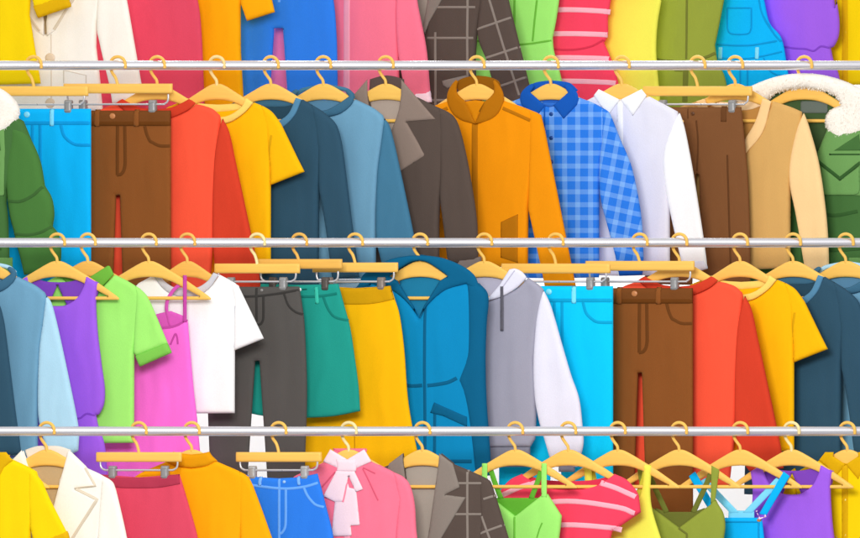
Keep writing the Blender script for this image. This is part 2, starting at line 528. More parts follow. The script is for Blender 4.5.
jeans(2, 34, 'bright cyan jeans on the middle rail between grey hoodie and brown trousers', '00CCFF', '00A6D6', '80E5FF', dx=522, dy=177.4)

g = Garment('trousers', 'brown trousers with darker waistband clipped on the upper rail', 'trousers', 1, 118, GU)
b = g.part('body', p(64.8, 111, 171.2, 111, 171.2, 180, 171.3, 340, 124.8, 341, 120, 195.5, 116.4, 195.5, 111.2, 341, 64.3, 340), '8B5124', f=10, th=18, r=3, amp=1.7,
    strokes=[(p(118.6, 126, 118.6, 175), 3.6, '6B3D17'), (sm(p(126, 126, 126.2, 150, 126, 166, 123, 173.5, 118, 175)), 3.6, '6B3D17'), (sm(q('A0', 560, 484, 568, 515, 580, 540)+q('B0', 588, 46, 618, 60, 656, 61)), 3.4, '6B3D17')])
w = g.part('waistband', rect(65.2, 110.4, 171.2, 125.8), '75441D', on=b, off=1, th=4, r=1.2, strokes=[(p(66, 123.4, 171, 123.4), 4.4, '68390F')])
for x in (98.5, 138): g.part('belt_loop', rect(x-2.6, 109.3, x+2.6, 126.5), '8B5124', on=w, off=1, th=3, r=1)
g.button(114, 116, 3.0, 'C67F4B', w)
g.copy(522, 2, 'brown trousers with darker waistband clipped on the middle rail', dy_px=.3)

# ---- red crew-neck sweater
def crew(kind, lab, row, cx, main, sleeve, collar, inner, neck, right, slv, body_strokes=(), group=GU):
    pass
g = Garment('sweater', 'red crew neck sweater with darker red sleeves on the upper rail', 'sweater', 1, 157.3, GU)
cx = 157.3
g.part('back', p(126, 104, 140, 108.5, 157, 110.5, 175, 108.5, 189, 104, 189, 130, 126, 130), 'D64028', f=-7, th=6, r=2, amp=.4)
nk = sm(p(157.3, 118.5, 171, 117.5, 186, 111.5, 196, 104))
half = nk+p(204, 105.5)+sm(p(204, 105.5, 213, 109, 220, 115))+p(221, 119, 219, 150, 215, 200, 213.7, 240, 211, 275, 207, 309, 157.3, 310)
b = g.part('body', symm(half, cx), 'FF583C', amp=1.7)
cl = sm(p(157.3, 109.2, 172, 107.5, 183, 103, 190.5, 98.8))+p(194, 100.5, 197.6, 103.2)+sm(p(197.6, 103.2, 188, 111, 171, 118.2, 157.3, 119.6))
g.part('collar', cl+mir(cl, cx)[::-1], 'D64028', f=18, th=9, r=2, amp=0)
sl = sm(p(211, 108.3, 218, 112.5, 223.7, 119.2, 230.3, 132, 237, 164, 251.5, 231.5, 259.5, 270))+p(262, 292, 232, 295)+sm(p(214.5, 285, 213.4, 240, 213.5, 196, 215.3, 158, 218.8, 134, 223.5, 119.6))
sl = sm(p(223.7, 118.6, 230.3, 133, 237, 164, 251.5, 231.5, 259.5, 270))+p(262, 291, 228, 294)+sm(p(217, 280, 213.4, 240, 213.5, 196, 215.3, 158, 218.8, 134, 223, 119))
g.part('sleeve', sl, 'D64028', f=19, th=26, r=3.4, amp=1.8); g.part('sleeve', mir(sl, cx), 'D64028', f=17, th=26, r=3.4, amp=1.8)
g.copy(522.3, 2, 'red crew neck sweater with darker red sleeves on the middle rail')

# ---- yellow tee
g = Garment('t_shirt', 'golden yellow tee with pale neckband on the upper rail', 't-shirt', 1, 217, GU); cx = 217
g.part('back', p(184, 103, 200, 108, 217, 109.5, 234, 108, 250, 103, 250, 128, 184, 128), 'FFBB00', f=-7, th=5, r=2, amp=.4)
bn = sm(p(217, 104.5, 232, 103.5, 243, 101.5, 247, 98))+p(250, 103)+sm(p(250, 103, 238, 109.5, 217, 112)); g.part('neckband', bn+mir(bn, cx)[::-1], 'FFDB70', f=-5, th=5, r=1.5, amp=0)
nk = sm(p(217, 124.5, 232, 121.5, 245, 112.5, 254, 102.5))
half = nk+sm(p(254.7, 102.4, 263, 105.8, 270, 110))+p(276, 118, 271.2, 165, 271.2, 273.5, 217, 274.5)
b = g.part('body', symm(half, cx), 'FFBB00', f=14, th=24, amp=1.7)
bn = sm(p(217, 118, 231, 115, 243, 106.5, 247.2, 97.6))+p(254.9, 102.4)+sm(p(254.9, 102.4, 246, 112.5, 232, 121.8, 217, 125.2))
g.part('neckband', bn+mir(bn, cx)[::-1], 'FFDB70', f=17, th=8, r=2, amp=0)
sl = sm(p(262, 105.2, 267.4, 108, 273.8, 112.9, 282, 124))+p(298.4, 158, 305.3, 171.7, 271.2, 185.2, 270.7, 165, 267, 130)
g.part('sleeve', sl, 'FFBB00', f=16.5, th=22, r=3.4, amp=1.6, strokes=[(sm(q('B1', 224, 20, 214, 90, 209, 150, 214, 195)), 2.6, 'DCA400')])  # dark yellow stroke paints the fold's shade under the arm
g.part('sleeve', mir(sl, cx), 'FFBB00', f=14, th=22, r=3.4, amp=1.6)
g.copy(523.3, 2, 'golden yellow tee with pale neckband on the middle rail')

# ---- navy jumper
g = Garment('sweater', 'dark navy jumper with steel blue neckband on the upper rail', 'sweater', 1, 271, GU); cx = 271
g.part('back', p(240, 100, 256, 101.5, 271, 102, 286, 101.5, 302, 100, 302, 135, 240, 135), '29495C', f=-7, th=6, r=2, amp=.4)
bn = sm(p(271, 98, 284, 98.5, 297, 101))+p(294, 104.5)+sm(p(294, 104.5, 284, 106.6, 271, 107)); g.part('neckband', bn+mir(bn, cx)[::-1], '3E6C88', f=-5, th=5, r=1.5, amp=0)
nk = sm(p(271, 131, 281, 126, 291, 115, 301, 99.5))
half = nk+sm(p(303, 99.3, 316.6, 107.2, 324, 112))+p(328, 120, 321, 165, 319.5, 190, 318.6, 270, 320, 317, 271, 319)
b = g.part('body', symm(half, cx), '2F5166', amp=1.8)
bn = sm(p(271, 126, 279, 121.5, 290, 113.5, 297.4, 97.6))+p(303.2, 99.4)+sm(p(303.2, 99.4, 296.5, 115, 284, 127.5, 271, 132))
g.part('neckband', bn+mir(bn, cx)[::-1], '558AAD', f=18, th=8, r=2, amp=0)
sl = sm(p(312, 104.6, 318, 107.8, 327.6, 114.7, 336.7, 124, 342, 140, 345.6, 164, 354, 231.5, 358.6, 265))+p(360, 277, 333, 280)+sm(p(331, 265, 326.5, 230, 321.5, 200, 319.5, 187, 319, 150))
g.part('sleeve', sl, '2F5166', f=17.5, th=25, r=3.4, amp=1.8); g.part('sleeve', mir(sl, cx), '2F5166', f=15, th=25, r=3.4, amp=1.8)
NV = g
g.copy(522.3, 2, 'dark navy jumper with steel blue neckband near the right end of the middle rail')
g.copy(-338, 2, 'dark navy jumper sleeve hanging at the extreme left edge of the middle rail')

# ---- blue roll-neck
g = Garment('sweater', 'light blue roll neck sweater with darker blue sleeves on the upper rail', 'sweater', 1, 323.5, GU); cx = 323.5
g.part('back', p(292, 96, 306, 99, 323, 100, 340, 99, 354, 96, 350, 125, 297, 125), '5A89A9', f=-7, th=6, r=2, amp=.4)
ar = sm(p(323.5, 83.5, 336, 85.6, 347, 88.4, 353.6, 94))+p(352, 98)+sm(p(352, 98, 344, 91.5, 323.5, 88)); g.part('collar', ar+mir(ar, cx)[::-1], '437998', f=-6, th=8, r=2, amp=0)
half = sm(p(323.5, 116, 335, 115, 346, 109, 354, 100))+sm(p(355.5, 99, 372.8, 107.4, 383, 115))+p(386, 122, 379, 170, 376.6, 210, 376.2, 240, 376, 268)+sm(p(376, 268, 375, 276, 366, 279))+p(323.5, 279)
b = g.part('body', symm(half, cx), '6FA1BF', amp=1.7)
g.part('hem_band', rect(274, 279.5, 373, 289), 'A3CCE6', f=12, th=20, r=3, amp=.6)
ln = sm(p(323.5, 110.5, 329.6, 109.3, 340, 103.5, 350.4, 96.3))+sm(p(350.4, 96.3, 347, 91.5, 349.5, 89.2, 354.6, 92.5, 355.8, 98, 352, 106, 342, 113.5, 329, 116.8, 323.5, 117.2))
g.part('collar', ln+mir(ln, cx)[::-1][1:-1], '3E6C88', f=19, th=12, r=3, amp=0)
sl = sm(p(385.4, 118.2, 391.5, 129, 401, 169, 415.5, 239, 418, 258))+p(417, 273.5, 408, 278, 387, 279)+sm(p(381.5, 260, 376.6, 234, 377.7, 177, 382, 142, 385, 118.5))
s1 = g.part('sleeve', sl, '437998', f=18.5, th=25, r=3.4, amp=1.8); g.part('sleeve', mir(sl, cx), '437998', f=16, th=25, r=3.4, amp=1.8)
g.copy(522.6, 2, 'light blue roll neck sweater at the right end of the middle rail', recolor={'437998': 'AFD9EF'})
g.copy(-338, 2, 'light blue sweater with pale blue sleeves at the left end of the middle rail', recolor={'437998': 'AFD9EF'})

# ---- brown coat
g = Garment('coat', 'dark brown coat with broad taupe lapels on the upper rail', 'coat', 1, 386, GU); cx = 386
g.part('lining', p(370, 96, 404, 96, 408, 130, 396, 168, 376, 168, 362, 130), 'B3A295', f=-7, th=6, r=2, amp=.4)
bc = sm(p(386, 75.2, 394, 76.4, 403.2, 79.2))+p(404, 94, 386, 96); g.part('back_collar', bc+mir(bc, cx)[::-1], '5A4A45', f=-6, th=6, r=1.5, amp=0)
half = p(388, 172, 396, 130, 403, 95, 418, 97.2)+sm(p(418, 97.2, 433, 104.7, 447, 111.5))+p(453, 122, 443, 180, 440.5, 199, 439.4, 225, 439.4, 268, 386, 270)
g_body = g.part('body', symm(half, cx), '584B44', amp=1.7, strokes=[(p(387, 172, 386, 268), 1.6, '473B35')])
sl = sm(p(440, 107.8, 449, 112, 455, 117, 460, 127, 466, 150, 471.7, 179.5, 477.6, 220, 479, 258))+p(479, 262, 449, 264)+sm(p(447.7, 257, 443, 218, 440.8, 199, 441, 170))
s1 = g.part('sleeve', sl, '584B44', f=17.5, th=25, r=3.4, amp=1.8)
g.part('cuff', p(461, 259.5, 482, 256.5, 483, 271, 452, 272), '8A7D76', f=19, th=24, r=3, amp=.5)
g.part('sleeve', mir(sl, cx), '584B44', f=15, th=25, r=3.4, amp=1.8)
lp = p(402.9, 79, 437.5, 119.2, 408.2, 121.6, 427.3, 155.4, 402, 171.3, 388, 180, 386.5, 171, 393, 131)+sm(p(393, 131, 400, 112, 402.8, 95))
g.part('lapel', lp, '8E7C71', f=20, th=9, r=2, amp=.5); g.part('lapel', mir(lp, cx), '8E7C71', f=18.5, th=8, r=2, amp=.5)

# ---- orange jacket
g = Garment('jacket', 'orange zip jacket with high brown collar on the upper rail', 'jacket', 1, 477, GU); cx = 477
bc = sm(p(477, 75.4, 488, 76.8, 497, 80.5, 500, 86))+p(495, 93, 488, 100, 477, 101); g.part('back_collar', bc+mir(bc, cx)[::-1], '8F5800', f=-6, th=6, r=2, amp=0)
half = p(477, 124, 490, 112, 504, 100)+sm(p(504, 100, 522, 106.5, 536, 112))+p(541, 120, 533, 170, 528.6, 208, 528.2, 240, 528, 266.5, 477, 267.5)
b = g.part('body', symm(half, cx), 'F29400', amp=1.7, strokes=[(p(476.6, 122, 476.6, 266), 6.6, 'B87000'), (p(504.5, 108, 532, 120.3), 3.8, 'B87000'), (p(449.5, 108, 421, 120.3), 3.8, 'B87000')])
g.part('pocket', p(502.4, 222, 519.8, 214, 519.8, 263, 502.4, 257.6), 'B87000', on=b, th=4, r=1.3)
g.part('pocket', mir(p(502.4, 222, 519.8, 214, 519.8, 263, 502.4, 257.6), cx), 'B87000', on=b, th=4, r=1.3)
sl = sm(p(530, 109.6, 537, 112.2, 542, 115))+p(545.9, 131, 572, 263, 576.5, 286, 545.4, 286.5)+p(540.6, 263, 528.8, 209, 530, 150)
g.part('sleeve', sl, 'F29400', f=17, th=24, r=3.4, amp=1.7); g.part('sleeve', mir(sl, cx), 'F29400', f=15, th=24, r=3.4, amp=1.7)
cr = q('A2', 180, 478)+sm(q('A2', 180, 478, 235, 462, 268, 436, 288, 395, 288, 358, 272, 325, 255, 306))+sm(q('A2', 247, 312, 252, 335, 251, 356))+sm(q('A2', 251, 356, 236, 374, 215, 391))+q('A2', 181, 470)
g.part('collar', cr+mir(cr, cx)[::-1][:-1], 'B87000', f=20, th=12, r=2.5, amp=0)
g.part('collar_lining', q('A2', 140, 389, 180, 384, 218, 389, 180, 474), 'DA8600', f=18, th=8, r=1.5, amp=0, strokes=[(q('A2', 200, 430, 222, 392), 3.2, '8A5500')])

# ---- blue plaid shirt
g = Garment('shirt', 'blue plaid shirt with deep blue collar on the upper rail', 'shirt', 1, 551, GU); cx = 551
g.part('back', p(528, 92, 574, 92, 566, 122, 536, 122), '2A6ACB', f=-7, th=6, r=2, amp=.3)
bc = sm(p(551, 80.3, 562, 81.3, 570, 83.5, 577, 90))+p(572, 95, 566, 89, 551, 85); g.part('back_collar', bc+mir(bc, cx)[::-1], '1458B8', f=-6, th=6, r=2, amp=0)
half = p(551, 105, 562, 101, 579.7, 97.4)+sm(p(579.7, 97.4, 594, 103, 606, 109.5))+p(608, 120, 601, 160, 599.4, 190, 599.2, 277.5, 551, 278.5)
b = g.part('body', symm(half, cx), plaid(), amp=1.7, strokes=[(p(546.4, 104, 546.4, 278), 1.7, '1458B8')])
for y in (114, 138, 161.8, 185.6, 209.4, 233.2): g.button(552.9, y, 2.1, '0F4694', b)
sl = sm(p(603, 107.6, 609.6, 112, 613.5, 120, 621, 139, 633, 169, 642, 216, 644.3, 258))+p(643, 270.5, 618.5, 271.5)+sm(p(616, 256, 609.6, 231.5, 602.5, 205, 600, 186, 600.3, 160, 603, 138))
s1 = g.part('sleeve', sl, plaid(-.2), f=17.5, th=24, r=3.4, amp=1.7); g.part('cuff', p(619, 270, 643.6, 269, 643, 275, 620, 276), '1458B8', f=15, th=18, r=2, amp=0)
g.part('sleeve', mir(sl, cx), plaid(.2), f=15, th=24, r=3.4, amp=1.7)
fl = q('A2', 537, 355, 480, 405, 520, 457, 572, 402)+sm(q('A2', 572, 402, 577, 378, 570, 352, 548, 330, 530, 320))+q('A2', 522, 332)
g.part('collar', fl, '1458B8', f=20, th=9, r=1.8, amp=0); g.part('collar', mir(fl, cx), '1458B8', f=20, th=9, r=1.8, amp=0)
g.part('collar_stand', p(543, 102.5, 559, 102.5, 555.5, 106, 551, 107, 547, 106), '2F6FD0', f=17, th=6, r=1.5, amp=0)

# ---- white shirt
g = Garment('shirt', 'white shirt with pointed collar and lavender grey front on the upper rail', 'shirt', 1, 622, GU); cx = 622
half = p(622, 101, 634, 98, 650, 96.6)+sm(p(650, 96.6, 666, 105, 678, 111.5))+p(679, 122, 672, 160, 670, 200, 670, 275, 622, 276)
b = g.part('body', symm(half, cx), 'E5E4F0', amp=1.7)
g.part('placket', rect(618.8, 99, 624.9, 275.5), 'FFFFFF', on=b, th=3.5, r=1)
for y in (125, 160, 195, 230): g.button(621.9, y, 1.2, 'E8E8EE', b)
sl = sm(p(680.6, 112.5, 686, 130, 694, 172, 703.8, 234, 707, 258))+p(708, 268, 697, 271)+sm(p(683, 266, 670.5, 211, 664.6, 178, 664.6, 153, 671, 130.5, 679.8, 113))
s1 = g.part('sleeve', sl, 'FFFFFF', f=18, th=24, r=3.4, amp=1.7); g.part('cuff', p(689, 262.5, 705.5, 258.3, 708.6, 268.6, 693, 273), 'E5E4F0', f=20, th=26, r=2, amp=0)
g.part('sleeve', mir(sl, cx), 'FFFFFF', f=16, th=24, r=3.4, amp=1.7)
fl = p(643.5, 89, 648.6, 95.5, 634.6, 115.8, 622.2, 99.6)
g.part('collar', fl, 'FFFFFF', f=20, th=8, r=1.8, amp=0); g.part('collar', mir(fl, cx), 'FFFFFF', f=20, th=8, r=1.8, amp=0)

# ---- brown slacks
g = Garment('trousers', 'chestnut slacks with pressed creases clipped beside the white shirt, upper rail', 'trousers', 1, 697.8, GU); cx = 697.8
half = p(697.8, 107, 741.6, 107)+sm(p(741.6, 107, 744.6, 137, 748.2, 180, 750.2, 234, 750.6, 284))+p(703, 285, 699, 175, 697.8, 174)
g_b = g.part('body', symm(half, cx), '7D512F', f=10, th=18, r=3, amp=1.8,
    strokes=[(sm(q('W4', 155, 250, 162, 340, 158, 460)), 1.8, '603B1F'), (q('B3', 340, 95, 346, 300, 354, 560), 2.0, '603B1F'), (q('W4', 120, 195, 120, 242), 1.3, '603B1F')])
g.part('belt_loop', rect(722, 106, 727.6, 121.6), '6A4223', on=g_b, off=1, th=3, r=1)
g.button(693.8, 113.6, 2.0, '5E3A1E', g_b)

# ---- beige V-neck
g = Garment('sweater', 'beige deep necked sweater with pale peach sleeves on the upper rail', 'sweater', 1, 735.5, GU); cx = 735.5
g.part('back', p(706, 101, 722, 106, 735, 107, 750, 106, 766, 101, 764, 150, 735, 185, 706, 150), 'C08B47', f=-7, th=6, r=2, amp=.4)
tb = sm(p(735.5, 102.5, 752, 101.5, 763, 99.5))+p(760, 106)+sm(p(760, 106, 750, 109.5, 735.5, 111)); g.part('neckband', tb+mir(tb, cx)[::-1], 'FFD9A8', f=-4.5, th=5, r=1.5, amp=0)
half = p(735.5, 168, 746, 153, 762, 132, 773, 101)+sm(p(773, 101, 790, 106.5, 802, 111.6))+p(803, 122, 794, 160, 790.8, 185, 790.4, 268, 735.5, 270)
b = g.part('body', symm(half, cx), 'D9AA64', amp=1.7)
tr = p(735.5, 156)+sm(p(746, 140, 757, 121, 764.2, 98.3))+p(773.2, 101.2)+sm(p(773.2, 101.2, 764.5, 132, 748, 153))+p(735.5, 169)
g.part('neckband', tr+mir(tr, cx)[::-1][1:-1], 'FFD093', f=18.5, th=9, r=2, amp=0)
sl = sm(p(804.8, 112.6, 811, 130, 820, 164, 826.4, 208, 829, 240, 829.8, 270))+p(806, 272)+sm(p(804, 260, 796.5, 215, 790.6, 185, 791, 160, 797.5, 130, 804.2, 113.2))
g.part('sleeve', sl, 'FFD397', f=18.5, th=25, r=3.4, amp=1.8); g.part('sleeve', mir(sl, cx), 'FFD397', f=16, th=25, r=3.4, amp=1.8)

# ---- hangers of the upper rail
H = lambda row, x, what, **k: hanger(row, x, 'wooden hanger carrying the '+what, **k)
H(1, 33.9, 'sky blue jeans on the upper rail, with metal clips', kind='large')
H(1, 118, 'brown trousers on the upper rail, with metal clips', kind='large', dy=-2.6)
H(1, 157.3, 'red sweater on the upper rail'); H(1, 217, 'yellow tee on the upper rail', span=.93, hook='FFD591'); H(1, 271, 'navy jumper on the upper rail')
H(1, 323.5, 'light blue roll neck sweater on the upper rail'); H(1, 386, 'brown coat with taupe lapels'); H(1, 477, 'orange zip jacket')
H(1, 551, 'blue plaid shirt'); H(1, 622, 'white collared shirt'); H(1, 697.8, 'chestnut slacks, with metal clips', kind='large')
H(1, 735.5, 'beige sweater'); H(1, 804.5, 'fur collared parka at the right of the upper rail')
H(1, -55.5, 'fur collared parka past the left edge of the upper rail')
# =================================================================== ROW 2 (middle rail)
GM = 'garments on the middle rail'
def purple(row, cx, lab, dx, dy, waist, group):
    X = lambda pts: [(x+dx, y+dy) for x, y in pts]
    g = Garment('blouse', lab, 'blouse', row, cx, group)
    c0 = 57.3
    kh = X(q('C0', 217, 134, 250, 206, 255, 222, 180, 222, 185, 205))
    half = sm(q('C0', 220, 124, 270, 120, 332, 101))+q('C0', 378, 126, 372, 170, 350, 225, 220, 250)
    half[0] = (c0, half[0][1]); half[-1] = (c0, 316)
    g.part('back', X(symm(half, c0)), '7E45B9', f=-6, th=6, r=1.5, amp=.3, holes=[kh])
    w = waist
    half = sm(p(c0, 306, 66, 305, 77, 298, 83.5, 287, 86.6, 275.8))+q('C0', 378, 126)+sm(q('C0', 376, 140, 370, 200, 377, 320, 388, 410))
    half += sm([(102, w-50), (105, w-28), (104.4, w-12), (100, w-2), (96.5, w)])+sm([(96.5, w), (99, w+12), (105, w+30), (108.5, w+66)])+[(c0, w+68)]
    b = g.part('body', X(symm(half, c0)), 'A05FE5', amp=1.8, f=13, th=24,
        strokes=[(X(sm([(20, w+2), (30, w-1.5), (40, w+1), (50, w-1), (62, w+.5), (73, w+1), (81, w+3), (88, w-1.5), (96, w)])), 2.2, '8346C4')])
    return g
purple(2, 57.3, 'purple sleeveless blouse on the middle rail, left of the green polo', 0, 0, 415.4, GM)

g = Garment('polo_shirt', 'lime green polo shirt with darker cuffs on the middle rail', 'polo shirt', 2, 88, GM); cx = 88
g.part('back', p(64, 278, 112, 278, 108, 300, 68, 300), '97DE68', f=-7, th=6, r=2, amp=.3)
half = p(88, 300, 99, 291, 114.6, 275)+sm(p(115.4, 274.6, 128, 281, 141, 289))+p(146, 300, 134.6, 350, 134.4, 443, 88, 443.5)
b = g.part('body', symm(half, cx), 'A3EE73', f=14, th=24, amp=1.7, strokes=[(p(88, 300, 88, 335), 2, '7EC850')])
sl = sm(p(136, 285.5, 141, 289, 147, 295, 152, 304))+q('C0', 648, 360, 525, 408, 515, 392)+p(135, 330, 137, 300)
s1 = g.part('sleeve', sl, 'A3EE73', f=16.5, th=22, r=3.4, amp=1.6); s2 = g.part('sleeve', mir(sl, cx), 'A3EE73', f=14, th=22, r=3.4, amp=1.6)
cf = q('C0', 645, 355, 663, 395, 540, 449, 522, 405)
g.part('cuff', cf, '7EC850', f=18, th=24, r=2, amp=.4); g.part('cuff', mir(cf, cx), '7EC850', f=16, th=24, r=2, amp=.4)
cr = q('C0', 352, 103, 420, 60, 428, 62, 444, 94, 372, 168)+p(93, 297, 90, 288)
g.part('collar', cr, '6FB43E', f=18, th=9, r=2, amp=0); g.part('collar', mir(cr, cx), '6FB43E', f=18, th=9, r=2, amp=0)

g = Garment('camisole', 'pink camisole with thin magenta straps and tiny bow on the middle rail', 'camisole', 2, 149, GM); cx = 149
kbk = p(149, 316, 160, 313, 170, 311, 186, 317, 186, 340, 149, 342); g.part('back', symm(kbk, cx), 'E05CC0', f=-4, th=5, r=1.5, amp=.3)
half = sm(p(149, 329.5, 163.5, 327.8, 176, 325.5, 187.6, 319.5))+sm(q('C0', 722, 270, 730, 370, 745, 538))+q('E0', 758, 340, 772, 500)+p(201.5, 481, 149, 482)
b = g.part('body', symm(half, cx), 'FF70DA', f=11, th=20, amp=1.8, strokes=[(sm(p(150, 330, 163.5, 328.2, 176, 326, 187.2, 320)), 2.8, 'C74BA6'),
      (sm(p(148, 330, 134.5, 328.2, 122, 326, 110.8, 320)), 2.8, 'C74BA6'), (sm(q('C0', 660, 364, 672, 335, 680, 322, 686, 338, 688, 362)), 2.0, 'C74BA6')])
def strap(g, pts, w, col, f, parent=None, name='strap'):
    pts = [np.array(v) for v in pts]; Lf = []; Rt = []
    for i in range(len(pts)):
        a, c = pts[max(0, i-1)], pts[min(len(pts)-1, i+1)]; t = (c-a)/(np.linalg.norm(c-a)+1e-9); n = np.array((-t[1], t[0]))
        Lf.append(tuple(pts[i]+n*w/2)); Rt.append(tuple(pts[i]-n*w/2))
    return g.part(name, Lf+Rt[::-1], col, f=f, th=4, r=1, amp=0, parent=parent)
for T in (lambda a: a, lambda a: mir(a, cx)):
    strap(g, T(q('C0', 714, 97, 714, 278)), 3.9, 'C74BA6', 11)
    strap(g, T(sm(q('C0', 700, 126, 668, 150, 643, 188, 637, 225, 645, 262, 655, 300))), 3.6, 'D957B8', -3)

g = Garment('t_shirt', 'plain white tee with grey neckband on the middle rail', 't-shirt', 2, 187.5, GM); cx = 187.5
g.part('back', p(158, 282, 172, 287, 187, 288, 203, 287, 217, 282, 217, 305, 158, 305), 'F4F4F6', f=-7, th=5, r=2, amp=.3)
half = sm(p(187.5, 296.5, 200, 294.5, 211, 286.5, 220, 274.6))+sm(p(222.6, 276, 232, 281, 239.3, 286))+p(241, 300, 235.2, 345, 235, 413.3, 187.5, 413.6)
b = g.part('body', symm(half, cx), 'FFFFFF', f=14, th=24, amp=1.6)
bn = sm(p(187.5, 289.5, 199, 287.5, 209, 281, 215, 272.5))+p(220.6, 274.8)+sm(p(220.6, 274.8, 211, 288, 200, 295, 187.5, 297.2))
g.part('neckband', bn+mir(bn, cx)[::-1], 'CFCFD6', f=17, th=7, r=2, amp=0)
sl = sm(p(231, 280.5, 236, 283.2, 240, 287.5))+p(264.6, 338.6, 235, 350.6, 234.7, 330, 235, 300)
g.part('sleeve', sl, 'FFFFFF', f=16.5, th=22, r=3.4, amp=1.6, strokes=[(sm(q('C1', 84, 215, 74, 290, 72, 330, 76, 372)), 1.5, 'D9D9DE')])  # grey stroke is painted fold shade
g.part('sleeve', mir(sl, cx), 'FFFFFF', f=14, th=22, r=3.4, amp=1.6)

# charcoal trousers
g = Garment('trousers', 'charcoal grey trousers clipped on the middle rail beside the white tee', 'trousers', 2, 257.5, GM); cx = 257.5
rt = sm(p(299.6, 286.5, 302.4, 305, 304.8, 325.5, 307, 375, 307, 410, 305.6, 450))+p(304.5, 487, 268, 488)
half = p(257.5, 286.8)+rt+p(259.6, 361.5)
half[0] = (257.5, 286.8); half.append((257.5, 361))
b = g.part('body', symm(half, cx), '55524F', f=10, th=18, r=3, amp=1.8,
    strokes=[(sm(p(216, 292, 236, 296, 257, 296.2, 280, 293.5, 299.5, 290)), 2.6, '3A3836'), (p(257.7, 288, 257.7, 321.5), 2.7, '3A3836'),
             (sm(p(264.6, 296, 264.6, 312, 264, 320, 261.5, 324, 257.7, 325)), 2.7, '3A3836'), (sm(p(285.2, 294, 289.5, 305, 296, 311.5, 303.5, 314.5)), 2.5, '3A3836'),
             (sm(p(229.8, 294, 225.5, 305, 219, 311.5, 211.5, 314.5)), 2.5, '3A3836')])
g.button(263, 290.2, 1.5, '8A8784', b)

# green skirt
g = Garment('skirt', 'teal green skirt with pocket seams clipped on the middle rail', 'skirt', 2, 299.8, GM); cx = 299.8
half = p(299.8, 284.8)+sm(p(338.7, 283.8, 343.5, 302, 350.4, 328, 355, 358, 358.6, 385, 360.4, 411))+sm(p(360.4, 411.2, 332, 416.6, 299.8, 418.2))
b = g.part('body', symm(half, cx), '20998A', f=9, th=16, r=3, amp=2.0, strokes=[(sm(p(262, 293.6, 299, 296.4, 320, 296.2, 338, 293.6)), 3.0, '147C70'),
    (sm(p(324.5, 297, 329, 309, 336, 317, 349, 320.5)), 2.8, '147C70'), (sm(p(275, 297, 270.5, 309, 263.5, 317, 250, 320.5)), 2.8, '147C70'), (p(303, 289.6, 308, 289.2), 1.6, '0F5F57')])
g.part('belt_loop', p(315.4, 287.2, 319.2, 286.8, 320.4, 303.6, 316.8, 304), '3CC2A9', on=b, off=1.5, th=3, r=1)
g.button(300.5, 289.7, 2.0, 'FFFFFF', b)

# yellow skirt
g = Garment('skirt', 'mustard yellow skirt with darker waistband clipped on the middle rail', 'skirt', 2, 355.3, GM); cx = 355.3
half = p(355.3, 288)+sm(p(390.7, 286, 395, 299, 400, 316, 404.5, 350, 407.5, 392, 411, 418, 418.2, 455))+sm(p(418.2, 461, 392, 471, 355.3, 474))
b = g.part('body', symm(half, cx), 'FFBB00', f=9, th=16, r=3, amp=2.0, strokes=[(p(355.6, 434, 355.6, 472), 1.2, 'C78F00')])
wb = p(355.3, 288.4)+sm(p(372, 287.8, 390.9, 285.6))+p(394.8, 299.5)+sm(p(394.8, 299.5, 375, 303.6, 355.3, 304.6))
g.part('waistband', wb+mir(wb, cx)[::-1], 'D09B00', on=b, off=.5, th=4, r=1.2)

# blue puffer
g = Garment('jacket', 'blue padded jacket with hood and dark blue sleeves on the middle rail', 'jacket', 2, 420.3, GM); cx = 420.3
g.part('lining', p(398, 277, 420, 275, 442, 277, 440, 300, 420, 322, 400, 300), '1F7CA3', f=-7, th=6, r=2, amp=.3)
half = p(420.3, 318)+q('Y0', 214, 243)+sm(q('Y0', 214, 243, 250, 204, 306, 163, 396, 142))+p(478, 296, 480, 360, 479, 430, 480, 480, 420.3, 482)
b = g.part('body', symm(half, cx), '008AC2', f=18, th=32, r=6, amp=1.6, puff=3,
    strokes=[(p(427.3, 304, 427.3, 480), 3.2, '00618A'), (sm(q('C2', 0, 521, 40, 516, 80, 508, 112, 492)), 4.0, '00618A'),
             (sm(p(407, 385, 415, 386, 425, 385.4)), 4, '00618A'), (p(437, 408, 437, 462), 3.4, '00618A'), (p(428, 461.5, 474, 461.5), 4, '00618A')])
g.part('pocket_flap', q('E2', 10, 318, 25, 278, 152, 334, 152, 372, 60, 330), '00618A', on=b, off=1, th=5, r=1.5)
sl = sm(q('Y0', 395, 151, 400, 300, 398, 440, 385, 505))+q('E2', 112, 195)+sm(q('E2', 118, 205, 135, 260, 150, 330, 168, 470, 178, 560))
sl += q('E2', 236, 560)+sm(q('E2', 238, 520, 230, 400, 221, 270, 217, 120, 220, 0))+sm(p(488, 318, 489.5, 303, 488, 292, 480, 283))
g.part('sleeve', sl, '00618A', f=24, th=34, r=7, amp=1.8, puff=3); g.part('sleeve', mir(sl, cx), '00618A', f=20, th=34, r=7, amp=1.8, puff=3)
hd = sm(q('Y0', 180, 24, 230, 26, 300, 39, 380, 73, 430, 112, 452, 158, 478, 186))+q('Y0', 470, 215, 395, 152)+sm(q('Y0', 395, 152, 310, 178, 255, 215, 216, 254))+q('Y0', 180, 303)
hd += q('Y0', 205, 250, 275, 138, 310, 117)+sm(q('Y0', 310, 117, 262, 82, 218, 56, 180, 48))
hh = [(cx if abs(x-cx) < .6 else x, y) for x, y in hd]
g.part('hood', hh+mir(hh, cx)[::-1][1:-1], '00618A', f=22, th=16, r=4, amp=.8)
g.part('hood_back', p(400, 258, 420, 254.5, 440, 258, 452, 276, 420, 281, 388, 276), '00618A', f=-8, th=8, r=3, amp=0)

